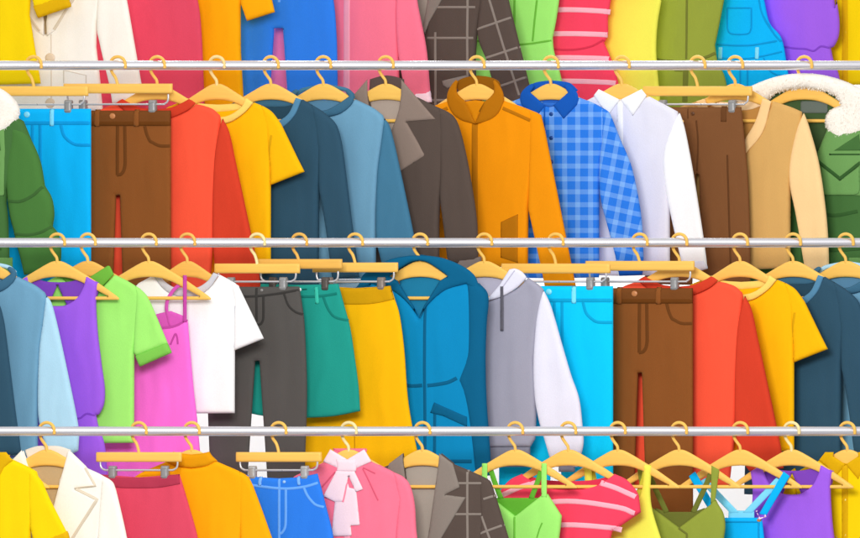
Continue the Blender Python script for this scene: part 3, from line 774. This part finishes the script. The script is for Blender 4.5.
# grey hoodie
g = Garment('hoodie', 'grey hoodie with pale lavender sleeves and dark drawstring on the middle rail', 'hoodie', 2, 484.5, GM); cx = 484.5
g.part('lining', p(460, 277, 484, 275, 509, 277, 505, 298, 484, 303, 464, 298), 'B8B5C8', f=-7, th=6, r=2, amp=.3)
half = sm(p(484.5, 301.5, 492, 300, 508, 293.4, 519, 287, 528.4, 277.6))+sm(p(528.4, 277.6, 538, 284, 543.5, 289))+p(545, 300, 537.5, 330, 534.5, 361, 536.6, 416, 535.4, 439, 530.5, 447, 484.5, 447.5)
b = g.part('body', symm(half, cx), 'A2A1B2', amp=1.7)
g.part('hem_band', rect(438.7, 446.6, 530.3, 467), '848391', f=13, th=24, r=3, amp=.6)
cr = sm(p(484.5, 302, 489.3, 300.8, 504, 296.5, 518.5, 288, 528.6, 277.6))+sm(p(528.6, 277.6, 524, 272, 517, 268.6, 511, 269.3))+p(501, 285, 489, 299, 484.5, 300)
g.part('hood', cr+mir(cr, cx)[::-1][1:-1], 'E8E7F7', f=20, th=12, r=2.5, amp=0, strokes=[(p(517, 270.5, 505, 287), 1.2, 'C3C1D4')])
strap(g, p(504.3, 286.4, 504.3, 330.7), 3.1, '62606A', 24, name='drawstring'); strap(g, p(464.7, 286.4, 464.7, 330.7), 3.1, '62606A', 24, name='drawstring')
sl = sm(q('C2', 440, 155, 470, 222, 515, 378, 545, 480)+q('E2', 576, 265, 590, 385, 592, 440, 580, 490))+p(578, 467, 556, 467)+sm(q('E2', 465, 500, 445, 430, 420, 345, 404, 250, 400, 120, 408, 0)+q('C2', 412, 268, 425, 200, 438, 158))
s1 = g.part('sleeve', sl, 'E8E7F7', f=18.5, th=25, r=3.4, amp=1.8); g.part('sleeve', mir(sl, cx), 'E8E7F7', f=16, th=25, r=3.4, amp=1.8)
g.part('cuff', rect(559.5, 466, 575.5, 472), '848391', f=16, th=20, r=2, amp=0)

D2 = 'E8B254'
H(2, 57.3, 'purple blouse on the middle rail'); H(2, 88, 'green polo shirt', tone=D2, hook='FFC466'); H(2, 149, 'pink camisole, its lower bar showing')
H(2, 187.5, 'white tee on the middle rail', tone=D2, hook='F0B85C', span=.86)
H(2, 257.3, 'charcoal trousers, with metal clips', kind='small', hook='FFDFA0'); H(2, 299.5, 'teal skirt, dark clips', kind='small', tone=D2, dy=-4.5, clip='5A534F')
H(2, 355.3, 'yellow skirt, with metal clips', kind='small', dy=-1, clip='8F827A')
H(2, 420.3, 'blue padded jacket'); H(2, 484.5, 'grey hoodie'); H(2, 555.9, 'cyan jeans on the middle rail, with metal clips', kind='large')
H(2, 640, 'brown trousers on the middle rail, with metal clips', kind='large', dy=-2.6); H(2, 679.6, 'red sweater on the middle rail'); H(2, 740.3, 'yellow tee on the middle rail', span=.93)
H(2, 793.3, 'navy jumper near the right end of the middle rail'); H(2, 846, 'light blue sweater at the right end of the middle rail')
H(2, -14.5, 'light blue sweater at the left edge of the middle rail')
# =================================================================== ROW 3 (lower rail) and, as copies, ROW 0
GL = 'garments on the lower rail'; GT = 'garments hanging behind the upper rail'
def both(g, top, dx=0):
    c = g.copy(dx, 0, top)
    c['group'] = GT
# ---- yellow shirt
g = Garment('shirt', 'bright yellow shirt with dark yellow collar at the right end of the lower rail', 'shirt', 3, 847.5, GL); cx = 847.5
g.part('back', p(826, 455, 869, 455, 862, 475, 833, 475), 'E0AE00', f=-7, th=6, r=2, amp=.2)
half = p(847.5, 464, 862, 458)+sm(p(872, 459, 888, 466.5, 897, 471.5))+p(900, 482, 891, 530, 890, 553, 895, 585, 901, 621.5, 847.5, 623)
b = g.part('body', symm(half, cx), 'FFD500', amp=1.7)
g.part('placket', rect(843.6, 463, 849.8, 622), 'E0AE00', on=b, th=3.5, r=1)
for y in (500, 535, 570): g.button(846.8, y, 1.4, 'FFE270', b)
sl = sm(p(890, 468.5, 896.5, 473.5, 903, 481.5))+p(911, 500, 928, 533, 929, 539, 895, 546, 891, 528, 889, 495)
g.part('sleeve', sl, 'FFD500', f=17.5, th=24, r=3.4, amp=1.7); g.part('sleeve', [(x-9, y-1) for x, y in mir(sl, cx)], 'FFD500', f=15, th=24, r=3.4, amp=1.7)
cf = p(894, 544, 928.3, 531, 932, 544.7, 899, 556)
g.part('cuff', cf, 'E0AE00', f=19.5, th=26, r=2, amp=.3); g.part('cuff', mir(cf, cx), 'E0AE00', f=17, th=26, r=2, amp=.3)
fl = p(847.5, 464.5, 860, 456.3, 859.5, 452.2, 868, 452.2, 874.5, 460.5, 866, 467.5, 860, 479.5, 852, 470)
g.part('collar', fl, 'E0AE00', f=20, th=9, r=1.8, amp=0); g.part('collar', mir(fl, cx), 'E0AE00', f=20, th=9, r=1.8, amp=0)
YS = g
g.copy(-860, 3, 'bright yellow shirt with dark yellow collar at the left end of the lower rail')
g.copy(0, 0, 'bright yellow shirt at the right edge behind the upper rail')['group'] = GT if False else GT
g.copy(-860, 0, 'bright yellow shirt with short cuffed sleeve at the left edge behind the upper rail')

# ---- cream jacket
g = Garment('blazer', 'cream blazer with notched lapels on the lower rail, next to the yellow shirt', 'blazer', 3, 46.9, GL); cx = 46.9
g.part('lining', p(28, 462, 66, 462, 66, 500, 60, 578, 34, 578, 28, 500), 'C4A87E', f=-7, th=6, r=2, amp=.3)
bc = sm(p(46.9, 445.8, 58, 446.2, 70, 450))+p(66, 463, 46.9, 466); g.part('back_collar', bc+mir(bc, cx)[::-1], 'EADFCF', f=-6, th=6, r=1.5, amp=0)
half = p(49, 572, 53, 520, 60, 480, 70, 450.5, 86, 466)+sm(p(88, 468.5, 100, 474, 110, 480))+p(109, 500, 97, 562, 96.5, 585, 99.5, 610, 103, 649, 46.9, 651)
b = g.part('body', symm(half, cx), 'FFF5EA', amp=1.6, strokes=[(p(53, 572, 53, 650), 1.2, 'E2D4C2'), (p(65.5, 608, 65.5, 621), 1.2, 'D8CDBC'), (p(88, 613, 88, 621), 1.2, 'D8CDBC'), (p(65.5, 608, 88, 613), 1.2, 'EADFCF')])
for y in (595.8, 641): g.button(51.8, y, 4.9, 'E2CDB2', b)
sl = sm(p(103, 475.5, 111.9, 480.8, 116, 488, 121.5, 510, 127.6, 538, 135, 580, 142, 621))+p(145, 636, 113, 642)+sm(p(110.5, 625, 104.5, 600, 100, 580, 97.3, 563, 99, 520))
g.part('sleeve', sl, 'FFF5EA', f=17.5, th=25, r=3.4, amp=1.7); g.part('sleeve', mir(sl, cx), 'FFF5EA', f=15, th=25, r=3.4, amp=1.7)
lp = p(70.3, 450, 86, 466.2, 98.4, 486.5, 77, 488.6, 100.2, 500, 75.5, 538, 56, 569, 48.5, 574, 48, 560, 55.5, 505)
g.part('lapel', lp, 'FFF5EA', f=20, th=9, r=2, amp=.4, strokes=[(p(87, 468, 97.4, 486, 77, 488.4), 1.8, 'DDCFB8'), (p(78, 489, 99, 499.6, 75, 537.5, 56, 567.5), 2.8, 'DDCFB8')])
g.part('lapel', mir(lp, cx), 'FFF5EA', f=18.5, th=8, r=2, amp=.4, strokes=[(mir(p(78, 489, 99, 499.6, 75, 537.5, 52, 569), cx), 2.6, 'DDCFB8')])
both(g, 'cream blazer front with a large button behind the upper rail')

# ---- crimson skirt
g = Garment('skirt', 'crimson skirt with darker waistband clipped on the lower rail', 'skirt', 3, 139.5, GL); cx = 139.5
half = p(139.5, 477.5)+sm(p(179.7, 474.3, 188, 502, 197.9, 538, 201.8, 572, 204.6, 640))+p(205, 650, 139.5, 653)
b = g.part('body', symm(half, cx), 'DC4A63', f=9, th=16, r=3, amp=2.0)
wb = p(139.5, 478)+sm(p(160, 477.3, 179.7, 474.2))+p(181, 484.2)+sm(p(181, 484.2, 160, 487.8, 139.5, 488.4)); g.part('waistband', wb+mir(wb, cx)[::-1], 'B23850', on=b, off=.5, th=4, r=1.2)
both(g, 'crimson skirt hem behind the upper rail beside the cream blazer')

# ---- orange turtleneck
g = Garment('sweater', 'bright orange jumper with dark orange roll neck on the lower rail', 'sweater', 3, 192, GL); cx = 192
half = sm(p(192, 468, 205, 466, 217, 460.5))+sm(p(217, 461.5, 241, 472, 249, 477))+p(254, 490, 243, 530, 240.8, 545, 241, 590, 244.3, 646, 192, 648)
b = g.part('body', symm(half, cx), 'FFAB00', amp=1.8)
nk = p(192, 454.5)+sm(p(202, 453.5, 209.5, 451.8))+sm(p(210, 451.6, 213, 456, 218, 460.8))+sm(p(218, 461, 208, 466.5, 192, 468.8))
g.part('roll_neck', nk+mir(nk, cx)[::-1], 'E39900', f=18, th=26, r=3, amp=.3)
sl = sm(p(240, 471.4, 246, 475, 251, 480, 259, 499.5, 272.8, 538))+p(275.6, 550, 247.5, 559, 241.3, 541, 240, 500)
g.part('sleeve', sl, 'FFAB00', f=17.5, th=24, r=3.4, amp=1.7); g.part('sleeve', mir(sl, cx), 'FFAB00', f=15, th=24, r=3.4, amp=1.7)
both(g, 'bright orange jumper with elbow sleeve behind the upper rail')

# ---- denim
g = Garment('jeans', 'medium blue jeans with pale stitching clipped on the lower rail', 'jeans', 3, 278.8, GL); cx = 278.8
half = sm(p(278.8, 478.4, 300, 477, 317.8, 473.6))+sm(p(317.8, 473.6, 326, 505, 333.8, 538, 336.8, 572, 337.6, 600))+p(338, 643, 288.5, 644, 283, 566.2, 278.8, 566)
b = g.part('body', symm(half, cx), '2D7DE9', f=10, th=18, r=3, amp=1.8,
    strokes=[(sm(p(240, 482.5, 258, 486, 285, 488.8, 305, 487, 319, 483)), 2.8, '6CAAFA'), (p(280.3, 479, 280.3, 540), 2.7, '6CAAFA'), (sm(p(287, 489, 287, 515, 286.4, 527, 283.5, 532.5, 281, 534)), 2.7, '6CAAFA'),
             (sm(p(304.8, 487.6, 309, 496.5, 316, 504.5, 325, 507.4)), 2.7, '6CAAFA'), (sm(p(253, 487.6, 249, 496.5, 242, 504.5, 233, 507.4)), 2.7, '6CAAFA')])
g.part('belt_loop', p(260.2, 476.6, 263.4, 476.8, 262.6, 486, 259.2, 485.6), '7DB6FF', on=b, off=1.5, th=3, r=1)
g.part('belt_loop', p(297.8, 476.4, 301, 476, 302, 485.2, 298.8, 485.6), '7DB6FF', on=b, off=1.5, th=3, r=1)
g.button(285.4, 482, 1.6, '9CC8FF', b)
both(g, 'medium blue jeans legs behind the upper rail')

# ---- pink blouse
g = Garment('blouse', 'pink blouse with a large pale pink neck bow on the lower rail', 'blouse', 3, 349, GL); cx = 349
g.part('back', p(332, 449, 366, 449, 362, 468, 336, 468), 'FF7892', f=-7, th=6, r=2, amp=.2)
half = p(349, 461.5, 360, 458, 372, 461)+sm(p(373.3, 461.8, 391, 470.5, 404, 478))+p(406, 492, 400, 520, 398, 550, 399, 600, 400, 638, 349, 640)
b = g.part('body', symm(half, cx), 'FF7892', amp=1.9, strokes=[(q('D1', 574, 272, 600, 325, 634, 394), 1.6, 'DC5C76'), (q('D1', 575, 268, 622, 290), 1.6, 'DC5C76'),  # thin dark pink strokes paint fold shade below the collar
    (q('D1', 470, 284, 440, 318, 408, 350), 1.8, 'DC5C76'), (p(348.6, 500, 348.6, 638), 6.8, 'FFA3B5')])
sl = sm(p(394, 472, 404, 477, 411, 486, 415.5, 505, 418, 538, 427, 585, 430.6, 625))+p(431.5, 634, 409, 638)+sm(p(406, 630, 400, 600, 397, 568, 397, 535, 400, 500))
s1 = g.part('sleeve', sl, 'FF7892', f=17.5, th=25, r=3.4, amp=1.9, strokes=[(sm(p(398.5, 508, 397.2, 530, 396.5, 560, 399.5, 595)), 1.8, 'E2607A')]); g.part('sleeve', mir(sl, cx), 'FF7892', f=15, th=25, r=3.4, amp=1.8)  # dark stroke on the sleeve paints fold shade
cf = p(407, 632.5, 431, 628.5, 432.6, 640, 424, 641, 408, 645); g.part('cuff', cf, 'FFD9E4', f=19.5, th=26, r=2, amp=.3); g.part('cuff', mir(cf, cx), 'FFD9E4', f=17, th=26, r=2, amp=.3)
fl = q('D1', 580, 197, 608, 245, 552, 270, 515, 236); fl[3] = (349, fl[3][1])
g.part('collar', fl, 'FFDDE5', f=19, th=8, r=1.8, amp=0); g.part('collar', mir(fl, cx), 'FFDDE5', f=19, th=8, r=1.8, amp=0)
g.part('back_collar', q('D1', 446, 194, 578, 194, 550, 212, 478, 212), 'FF7892', f=-5, th=6, r=1.5, amp=0)
bow = g.part('bow', q('D1', 472, 236, 550, 236, 552, 270, 549, 284, 475, 284, 478, 262), 'FFDDE5', f=24, th=12, r=2.5, amp=.8)
g.part('bow_tail', q('D1', 475, 280, 545, 282, 578, 351, 549, 362, 522, 300, 500, 400, 470, 400, 424, 378), 'FFDDE5', f=23, th=6, r=1.6, amp=1.0, parent=bow)
g.part('bow_tail', q('D1', 480, 330, 512, 306, 524, 345, 550, 350, 565, 489, 530, 491, 533, 530, 454, 532, 468, 400), 'FFDDE5', f=21, th=6, r=1.6, amp=1.0, parent=bow, strokes=[(q('D1', 516, 320, 508, 365, 500, 400), 2.4, 'FF8FA5')])
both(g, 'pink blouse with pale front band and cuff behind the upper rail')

# ---- plaid coat
g = Garment('coat', 'dark brown checked coat with grey lapels on the lower rail', 'coat', 3, 422.7, GL); cx = 422.7
g.part('lining', p(404, 464, 441, 464, 442, 500, 436, 582, 410, 582, 403, 500), 'A9A094', f=-7, th=6, r=2, amp=.3)
LN = '8B8077'
half = p(426, 572, 432, 530, 440, 470, 441.5, 453, 454, 463)+sm(p(455, 464.5, 474, 472.5, 488, 479))+p(491, 495, 480, 555, 477.6, 572, 475.8, 595, 477, 645, 422.7, 647)
hr = [(max(428, x0), y, x1) for x0, y, x1 in ((452, 483.4, 486), (446, 514.4, 483), (434, 545, 477), (429, 575.8, 475), (428, 607, 474), (428, 638, 474))]
b = g.part('body', symm(half, cx), '584B44', amp=1.5, strokes=[(p(469, 470, 469, 645), 2.5, LN), (p(437, 570, 437, 645), 2.5, LN), (p(406, 572, 406, 645), 2.5, LN)]+[(p(x0, y, x1, y), 2.5, LN) for x0, y, x1 in hr])
g.part('pocket_flap', p(443.5, 618.7, 467.8, 613, 469.2, 616, 466, 621, 449.5, 626, 445, 623), '8F857D', on=b, off=1, th=4, r=1.2)
sl = sm(p(480, 475.3, 488.6, 479.5, 493.8, 488, 509.4, 538))+p(530.5, 624, 533, 640, 499, 646)+sm(p(495, 628, 488, 601, 478.2, 573, 481, 540, 481.5, 510))
s1 = g.part('sleeve', sl, '584B44', f=17.5, th=25, r=3.4, amp=1.6, strokes=[(q('D2', 213, 389, 258, 375), 2.5, LN), (q('D2', 200, 521, 290, 488), 2.5, LN), (q('D2', 205, 455, 236, 538)+q('F2', 290, 180, 350, 365), 2.5, LN),
    (q('F2', 187, 112, 318, 67), 2.5, LN), (q('F2', 222, 222, 350, 180), 2.5, LN), (q('F2', 262, 335, 376, 296), 2.5, LN)])
g.part('sleeve', mir(sl, cx), '584B44', f=15, th=25, r=3.4, amp=1.6)
lp = q('D2', 42, 213, 95, 253, 122, 344, 65, 372, 145, 382, 52, 538)+p(431, 560, 426.5, 572, 424.5, 566, 431, 530, 440.5, 462)
g.part('lapel', lp, '8B8077', f=20, th=9, r=2, amp=.5); g.part('lapel', mir(lp, cx), '8B8077', f=18.5, th=8, r=2, amp=.5)
both(g, 'dark brown checked coat front and sleeve behind the upper rail')

# ---- green dress
g = Garment('dress', 'light green dress with thin straps on the lower rail beside the checked coat', 'dress', 3, 515.5, GL); cx = 515.5
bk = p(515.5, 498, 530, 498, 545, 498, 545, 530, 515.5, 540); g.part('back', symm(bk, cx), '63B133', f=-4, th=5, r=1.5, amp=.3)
half = q('X0', 205, 440, 325, 345, 350, 341, 413, 440)+sm(p(562, 516, 560.5, 530, 557, 555, 553, 575.8))+sm(p(553, 576, 554.5, 590, 561.5, 616, 566, 645))+p(515.5, 648)
half[0] = (515.5, half[0][1])
b = g.part('body', half+[(x-9*min(1, max(0, (y-545)/25)), y) for x, y in mir(half, cx)[::-1]], 'A3EE73', f=12, th=22, r=4, amp=1.7, strokes=[(p(515.7, 517, 515.7, 581), 2.2, '74C244'), (q('D2', 436, 480, 425, 505, 416, 536), 1.6, '6FB93F'),  # strokes: centre seam, painted fold shade, then waist seam
    (q('F2', 330, 0, 330, 90), 2, '6FB93F'), (q('F2', 416, 0, 407, 80, 400, 158), 2.2, '6FB93F'), (sm(q('F2', 340, 172, 400, 166, 470, 155)), 2.2, '6FB93F'), (sm(mir(q('F2', 340, 172, 400, 166, 470, 155), cx)), 2.2, '6FB93F')])
for T in (lambda a: a, lambda a: mir(a, cx)):
    strap(g, T(p(545.2, 463.4, 545.2, 497.5)), 5.4, 'A3EE73', 12); strap(g, T(p(542, 466.5, 537, 482, 530.5, 499)), 5.2, '63B133', -3)
both(g, 'light green dress skirt with waist seam behind the upper rail')

# ---- striped top
g = Garment('top', 'red short sleeved top with pale pink stripes on the lower rail', 'top', 3, 568.5, GL); cx = 568.5
PK = 'FFB3C2'
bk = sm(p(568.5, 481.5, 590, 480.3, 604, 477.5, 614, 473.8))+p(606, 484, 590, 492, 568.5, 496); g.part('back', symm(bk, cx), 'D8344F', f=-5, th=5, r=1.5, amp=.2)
half = sm(p(568.5, 489.8, 585, 488.8, 600, 484, 614.9, 474))+sm(p(614.9, 474, 627, 480, 637, 491.5, 639.5, 500, 641, 512.5))+p(612.5, 532)+sm(p(611, 538, 608.2, 556, 608.2, 572, 604.5, 580.5))+sm(p(604.5, 581, 611, 596, 617.5, 616, 622, 642))+p(568.5, 645)
def band(a, b_, yc, sag): return sm([(a, yc+sag*((a-568.5)/50)**2), ((a*3+568.5)/4, yc+sag*.5*((a-568.5)/50)**2), (568.5, yc), ((b_*3+568.5)/4, yc+sag*.5*((b_-568.5)/50)**2), (b_, yc+sag*((b_-568.5)/50)**2)])
bs = []
for yc, a, b_, sag in ((501.3, 501, 636, 6.8), (525, 510, 622, 4.5), (547.5, 525.5, 610.5, 3.5), (571.5, 529, 608, 2), (595.5, 527, 610, 2), (619, 519.5, 617, 2.2)):
    bs.append((band(a, b_, yc, sag), 5.4, PK))
bs += [(sm(p(601, 482.8, 617, 488, 637, 497)), 5.4, PK), (mir(sm(p(601, 482.8, 617, 488, 637, 497)), cx), 5.4, PK), (sm(p(533, 580, 553, 586.5, 575, 587.5, 593, 584, 604.8, 578)), 2.4, 'D8344F')]  # last stroke paints the dark shade of the waist fold
b = g.part('body', symm(half, cx), 'FF4562', f=13, th=24, r=3.4, amp=1.7, strokes=bs)
both(g, 'red top with pale pink stripes hanging behind the upper rail')

# ---- yellow tank
g = Garment('tank_top', 'lemon yellow tank top on the lower rail beside the olive dress', 'tank top', 3, 618, GL); cx = 618
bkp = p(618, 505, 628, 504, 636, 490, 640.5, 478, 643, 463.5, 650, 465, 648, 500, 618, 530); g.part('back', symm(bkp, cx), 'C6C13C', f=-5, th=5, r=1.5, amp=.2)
half = sm(p(618, 513, 630, 509, 638, 500, 642.5, 488, 644.6, 464.2))+p(652, 465.8)+sm(p(651, 480, 650.5, 495, 653, 512, 661, 538))+sm(p(661.5, 539, 658, 560, 656.5, 580, 657, 600, 661, 645))+p(618, 648)
b = g.part('body', symm(half, cx), 'F1EE59', f=11, th=20, r=2.6, amp=1.7)
both(g, 'lemon yellow tank top hem behind the upper rail')

# ---- olive dress
g = Garment('dress', 'olive green strappy wrap dress on the lower rail', 'dress', 3, 679.3, GL); cx = 679.3
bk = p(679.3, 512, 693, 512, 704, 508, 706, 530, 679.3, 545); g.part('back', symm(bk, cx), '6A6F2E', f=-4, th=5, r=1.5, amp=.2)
half = q('X1', 400, 492, 470, 440, 540, 390, 555, 362, 567, 368)+sm(q('X1', 575, 385, 600, 430, 608, 485, 602, 538))+sm(p(723.8, 540, 719, 565, 715.3, 583))+sm(p(715.3, 583.5, 718, 600, 725, 615, 731, 645))+p(679.3, 648)
half[0] = (679.3, half[0][1])
OL = '6F7530'
b = g.part('body', symm(half, cx), '919D3C', f=11, th=20, r=4, amp=1.7, strokes=[(q('X1', 402, 494, 440, 521)+p(688, 540, 687.5, 597), 2.4, OL), (sm(p(655, 596, 664, 598, 675, 598.5)), 2.2, OL),
    (p(687, 608, 686, 640), 6, OL), (sm(p(702, 597, 710, 594, 716, 591)), 3.4, OL), (p(676, 608.5, 684, 609), 1.5, OL)])
for T in (lambda a: a, lambda a: mir(a, cx)):
    g.part('strap', T(q('X1', 549, 213, 584, 233, 566, 372, 545, 385)), '919D3C', f=11, th=6, r=1.4, amp=0); strap(g, T(q('X1', 540, 250, 505, 330, 460, 425)), 5.4, OL, -3)
both(g, 'olive green dress skirt behind the upper rail')

# ---- dungarees
g = Garment('dungarees', 'sky blue dungarees with crossed pale straps on the lower rail', 'dungarees', 3, 740.5, GL); cx = 740.5
g.part('back', q('X2', 35, 416, 150, 416, 152, 470, 33, 470), '80DBFF', f=-4, th=5, r=1.5, amp=.2)
for T in (lambda a: a, lambda a: mir(a, cx)):
    g.part('strap', T(q('X2', 250, 268, 278, 285, 140, 428, 100, 425)), '80DBFF', f=-2.5, th=4, r=1.2, amp=0)
half = p(740.5, 517.8, 762, 517.8, 763, 525)+sm(p(764.4, 538, 770, 561, 782, 577, 788.4, 611))+p(790, 655, 742, 656, 741, 648, 740.5, 648)
LD = '0096D8'
fr = sm(q('F3', 478, -5, 485, 60, 512, 118, 540, 155))
b = g.part('body', symm(half, cx), '00B5FF', f=11, th=20, r=3, amp=1.6, strokes=[(p(720, 522, 759.7, 522), 2, LD), (p(759.9, 518, 759.9, 536)+sm(q('F3', 462, 0, 470, 40, 490, 85, 520, 130, 545, 160)), 2, LD),
    (mir(p(759.9, 518, 759.9, 536)+sm(q('F3', 462, 0, 470, 40, 490, 85, 520, 130, 545, 160)), cx), 2, LD),
    (sm(q('F3', 300, 170, 370, 174, 440, 172, 545, 154)), 2.2, LD), (sm(q('F3', 295, 222, 370, 225, 440, 222, 550, 198)), 2, LD),
    (q('F3', 340, 30, 432, 30, 432, 105)+sm(q('F3', 432, 105, 424, 125, 405, 131, 368, 131, 348, 125, 340, 108))+q('F3', 340, 30), 1.9, LD),
    (q('F3', 390, 225, 390, 345), 2, LD), (q('F3', 418, 250, 418, 345), 2, LD), (sm(q('F3', 480, 222, 495, 262, 525, 285, 565, 292)), 2, LD)])
for x in (722, 758.5): g.part('belt_loop', [(x-2, 585), (x+2, 585), (x+1.4, 597), (x-2.6, 597)], '80DBFF', on=b, off=1.5, th=3, r=1)
for T in (lambda a: a, lambda a: mir(a, cx)):
    st = g.part('strap', T(q('X2', 290, 240, 319, 262, 214, 437, 180, 432)), '00B5FF', f=13, th=6, r=1.4, amp=0)
    g.part('buckle', T(q('X2', 165, 418, 176, 414, 172, 430, 182, 444, 176, 455, 184, 458, 200, 450, 216, 445, 210, 432, 206, 436, 205, 444, 188, 447, 181, 440, 176, 428)), solid('FFC9EE', .3, .2), f=15, th=3, r=.7, amp=0, parent=st)
    g.button(T(q('X2', 180, 458))[0][0], T(q('X2', 180, 458))[0][1], 2.0, 'C8842A', b)
both(g, 'sky blue dungarees bib with pocket behind the upper rail')

# ---- purple blouse, lower rail
g = purple(3, 791.8, 'purple sleeveless blouse on the lower rail, left of the yellow shirt', 734.5, 188.7, 397, GL)
both(g, 'purple blouse waist with ruffled seam behind the upper rail')

H(3, 46.9, 'cream blazer'); H(3, 139, 'crimson skirt, with metal clips', kind='small'); H(3, 192, 'orange roll neck jumper'); H(3, 278.8, 'blue jeans on the lower rail, with metal clips', kind='small', clip='B4B4B4')
H(3, 349, 'pink blouse with bow', hook='FFDDA0'); H(3, 422.7, 'checked coat with grey lapels'); H(3, 515.5, 'light green dress, its lower bar showing')
H(3, 568.5, 'striped red top, arms showing'); H(3, 618, 'lemon yellow tank top'); H(3, 679.3, 'olive dress, lower bar showing'); H(3, 740.5, 'blue dungarees, lower bar showing')
H(3, 791.8, 'purple blouse on the lower rail', hook='FFDDA0'); H(3, 847.5, 'yellow shirt at the right end of the lower rail'); H(3, -12.5, 'yellow shirt at the left end of the lower rail')
WORLD, KEY = 0.59, 555
# =================================================================== rails, backdrop, light, camera
def rail(row, lab):
    R = 4.75*S
    n = 40; V = []; F = []
    xs = [-2.6, -2.59, 2.59, 2.6]; rs = [R*.8, R, R, R*.8]
    for x, r in zip(xs, rs):
        for k in range(n):
            a = 2*math.pi*k/n; V.append((x, r*math.cos(a), r*math.sin(a)))
    for i in range(3):
        for k in range(n): F.append((i*n+k, i*n+(k+1) % n, (i+1)*n+(k+1) % n, (i+1)*n+k))
    F.append(tuple(range(n))); F.append(tuple(range(3*n, 4*n))[::-1])
    m, nt, b = base_mat('brushed_steel')
    b.inputs['Base Color'].default_value = (.80, .79, .83, 1); b.inputs['Metallic'].default_value = .75
    tc = N(nt, 'ShaderNodeTexCoord'); mp = N(nt, 'ShaderNodeMapping'); mp.inputs['Scale'].default_value = (3, 260, 260)
    nt.links.new(tc.outputs['Object'], mp.inputs[0]); nz = N(nt, 'ShaderNodeTexNoise'); nz.inputs['Scale'].default_value = 4
    nt.links.new(mp.outputs[0], nz.inputs[0]); nt.links.new(math_node(nt, 'MULTIPLY_ADD', nz.outputs[0], .05, .25), b.inputs['Roughness'])
    me = bpy.data.meshes.new('clothes_rail'); me.from_pydata(V, [], F); me.materials.append(m)
    me.polygons.foreach_set('use_smooth', [len(f) == 4 for f in F]); me.update()
    import bmesh
    bm = bmesh.new(); bm.from_mesh(me); bmesh.ops.recalc_face_normals(bm, faces=bm.faces); bm.to_mesh(me); bm.free()
    o = bpy.data.objects.new('clothes_rail', me); COL.objects.link(o)
    o.location = (0, ROWY[row], WZ(RAILPX[row])); o['label'] = lab; o['category'] = 'rail'; o['group'] = 'steel clothes rails'
rail(1, 'upper steel clothes rail crossing the whole photo'); rail(2, 'middle steel clothes rail crossing the whole photo'); rail(3, 'lower steel clothes rail crossing the whole photo')

me = bpy.data.meshes.new('wall'); Y = 2.9
me.from_pydata([(-4.5, Y, -1.5), (4.5, Y, -1.5), (4.5, Y, 4), (-4.5, Y, 4)], [], [(0, 1, 2, 3)])
wm, nt, b = base_mat('white_plaster'); b.inputs['Base Color'].default_value = (.9, .9, .9, 1); b.inputs['Roughness'].default_value = .9
tc = N(nt, 'ShaderNodeTexCoord'); nz = N(nt, 'ShaderNodeTexNoise'); nz.inputs['Scale'].default_value = 60; nt.links.new(tc.outputs['Object'], nz.inputs[0])
bp = N(nt, 'ShaderNodeBump'); bp.inputs['Strength'].default_value = .1; nt.links.new(nz.outputs[0], bp.inputs['Height']); nt.links.new(bp.outputs[0], b.inputs['Normal'])
me.materials.append(wm); wo = bpy.data.objects.new('wall', me); COL.objects.link(wo); wo['kind'] = 'structure'

# soft even ambient light: overhead band added for the rails' highlight, dimmer below
w = bpy.data.worlds.new('World'); scene.world = w; w.use_nodes = True
nt = w.node_tree; bg = nt.nodes['Background']
tc = N(nt, 'ShaderNodeTexCoord'); sx = N(nt, 'ShaderNodeSeparateXYZ'); nt.links.new(tc.outputs['Generated'], sx.inputs[0])
cr = N(nt, 'ShaderNodeValToRGB'); nt.links.new(math_node(nt, 'MULTIPLY_ADD', sx.outputs[2], .5, .5), cr.inputs[0])
e = cr.color_ramp.elements; e[0].position = .0; e[0].color = (.66, .65, .70, 1); e[1].position = 1.0; e[1].color = (1, 1, 1, 1)

for ps, v in ((.5, .78), (.68, .8), (.75, 1.7), (.88, 1.7), (.94, 1.0)):
    k = cr.color_ramp.elements.new(ps); k.color = (v, v, v*1.01, 1)
nt.links.new(cr.outputs[0], bg.inputs[0]); bg.inputs[1].default_value = WORLD
def area(name, loc, target, size, power, col=(1, 1, 1)):
    L = bpy.data.lights.new(name, 'AREA'); L.shape = 'RECTANGLE'; L.size, L.size_y = size; L.energy = power; L.color = col
    o = bpy.data.objects.new(name, L); COL.objects.link(o); o.location = loc
    o.rotation_euler = (Vector(target)-Vector(loc)).to_track_quat('-Z', 'Y').to_euler(); return o
area('softbox', (-.8, -8.4, 3.5), (0, 0, 1.2), (3.4, 2.2), KEY, (1, .985, .96))
area('wall_washer', (0, 1.7, 3.3), (0, 2.9, .6), (5, .4), 165)  # unseen fill lamp added to whiten the wall in the gaps

cam = bpy.data.cameras.new('camera'); co = bpy.data.objects.new('camera', cam); COL.objects.link(co)
cam.type = 'ORTHO'; cam.ortho_scale = 860*S; cam.clip_end = 60
co.location = (0, -6, Z0); co.rotation_euler = (math.pi/2, 0, 0)
scene.camera = co
scene.view_settings.view_transform = 'Standard'; scene.view_settings.look = 'None'; scene.view_settings.exposure = 0
scene.render.engine = 'CYCLES'
scene.cycles.max_bounces = 6; scene.cycles.diffuse_bounces = 4
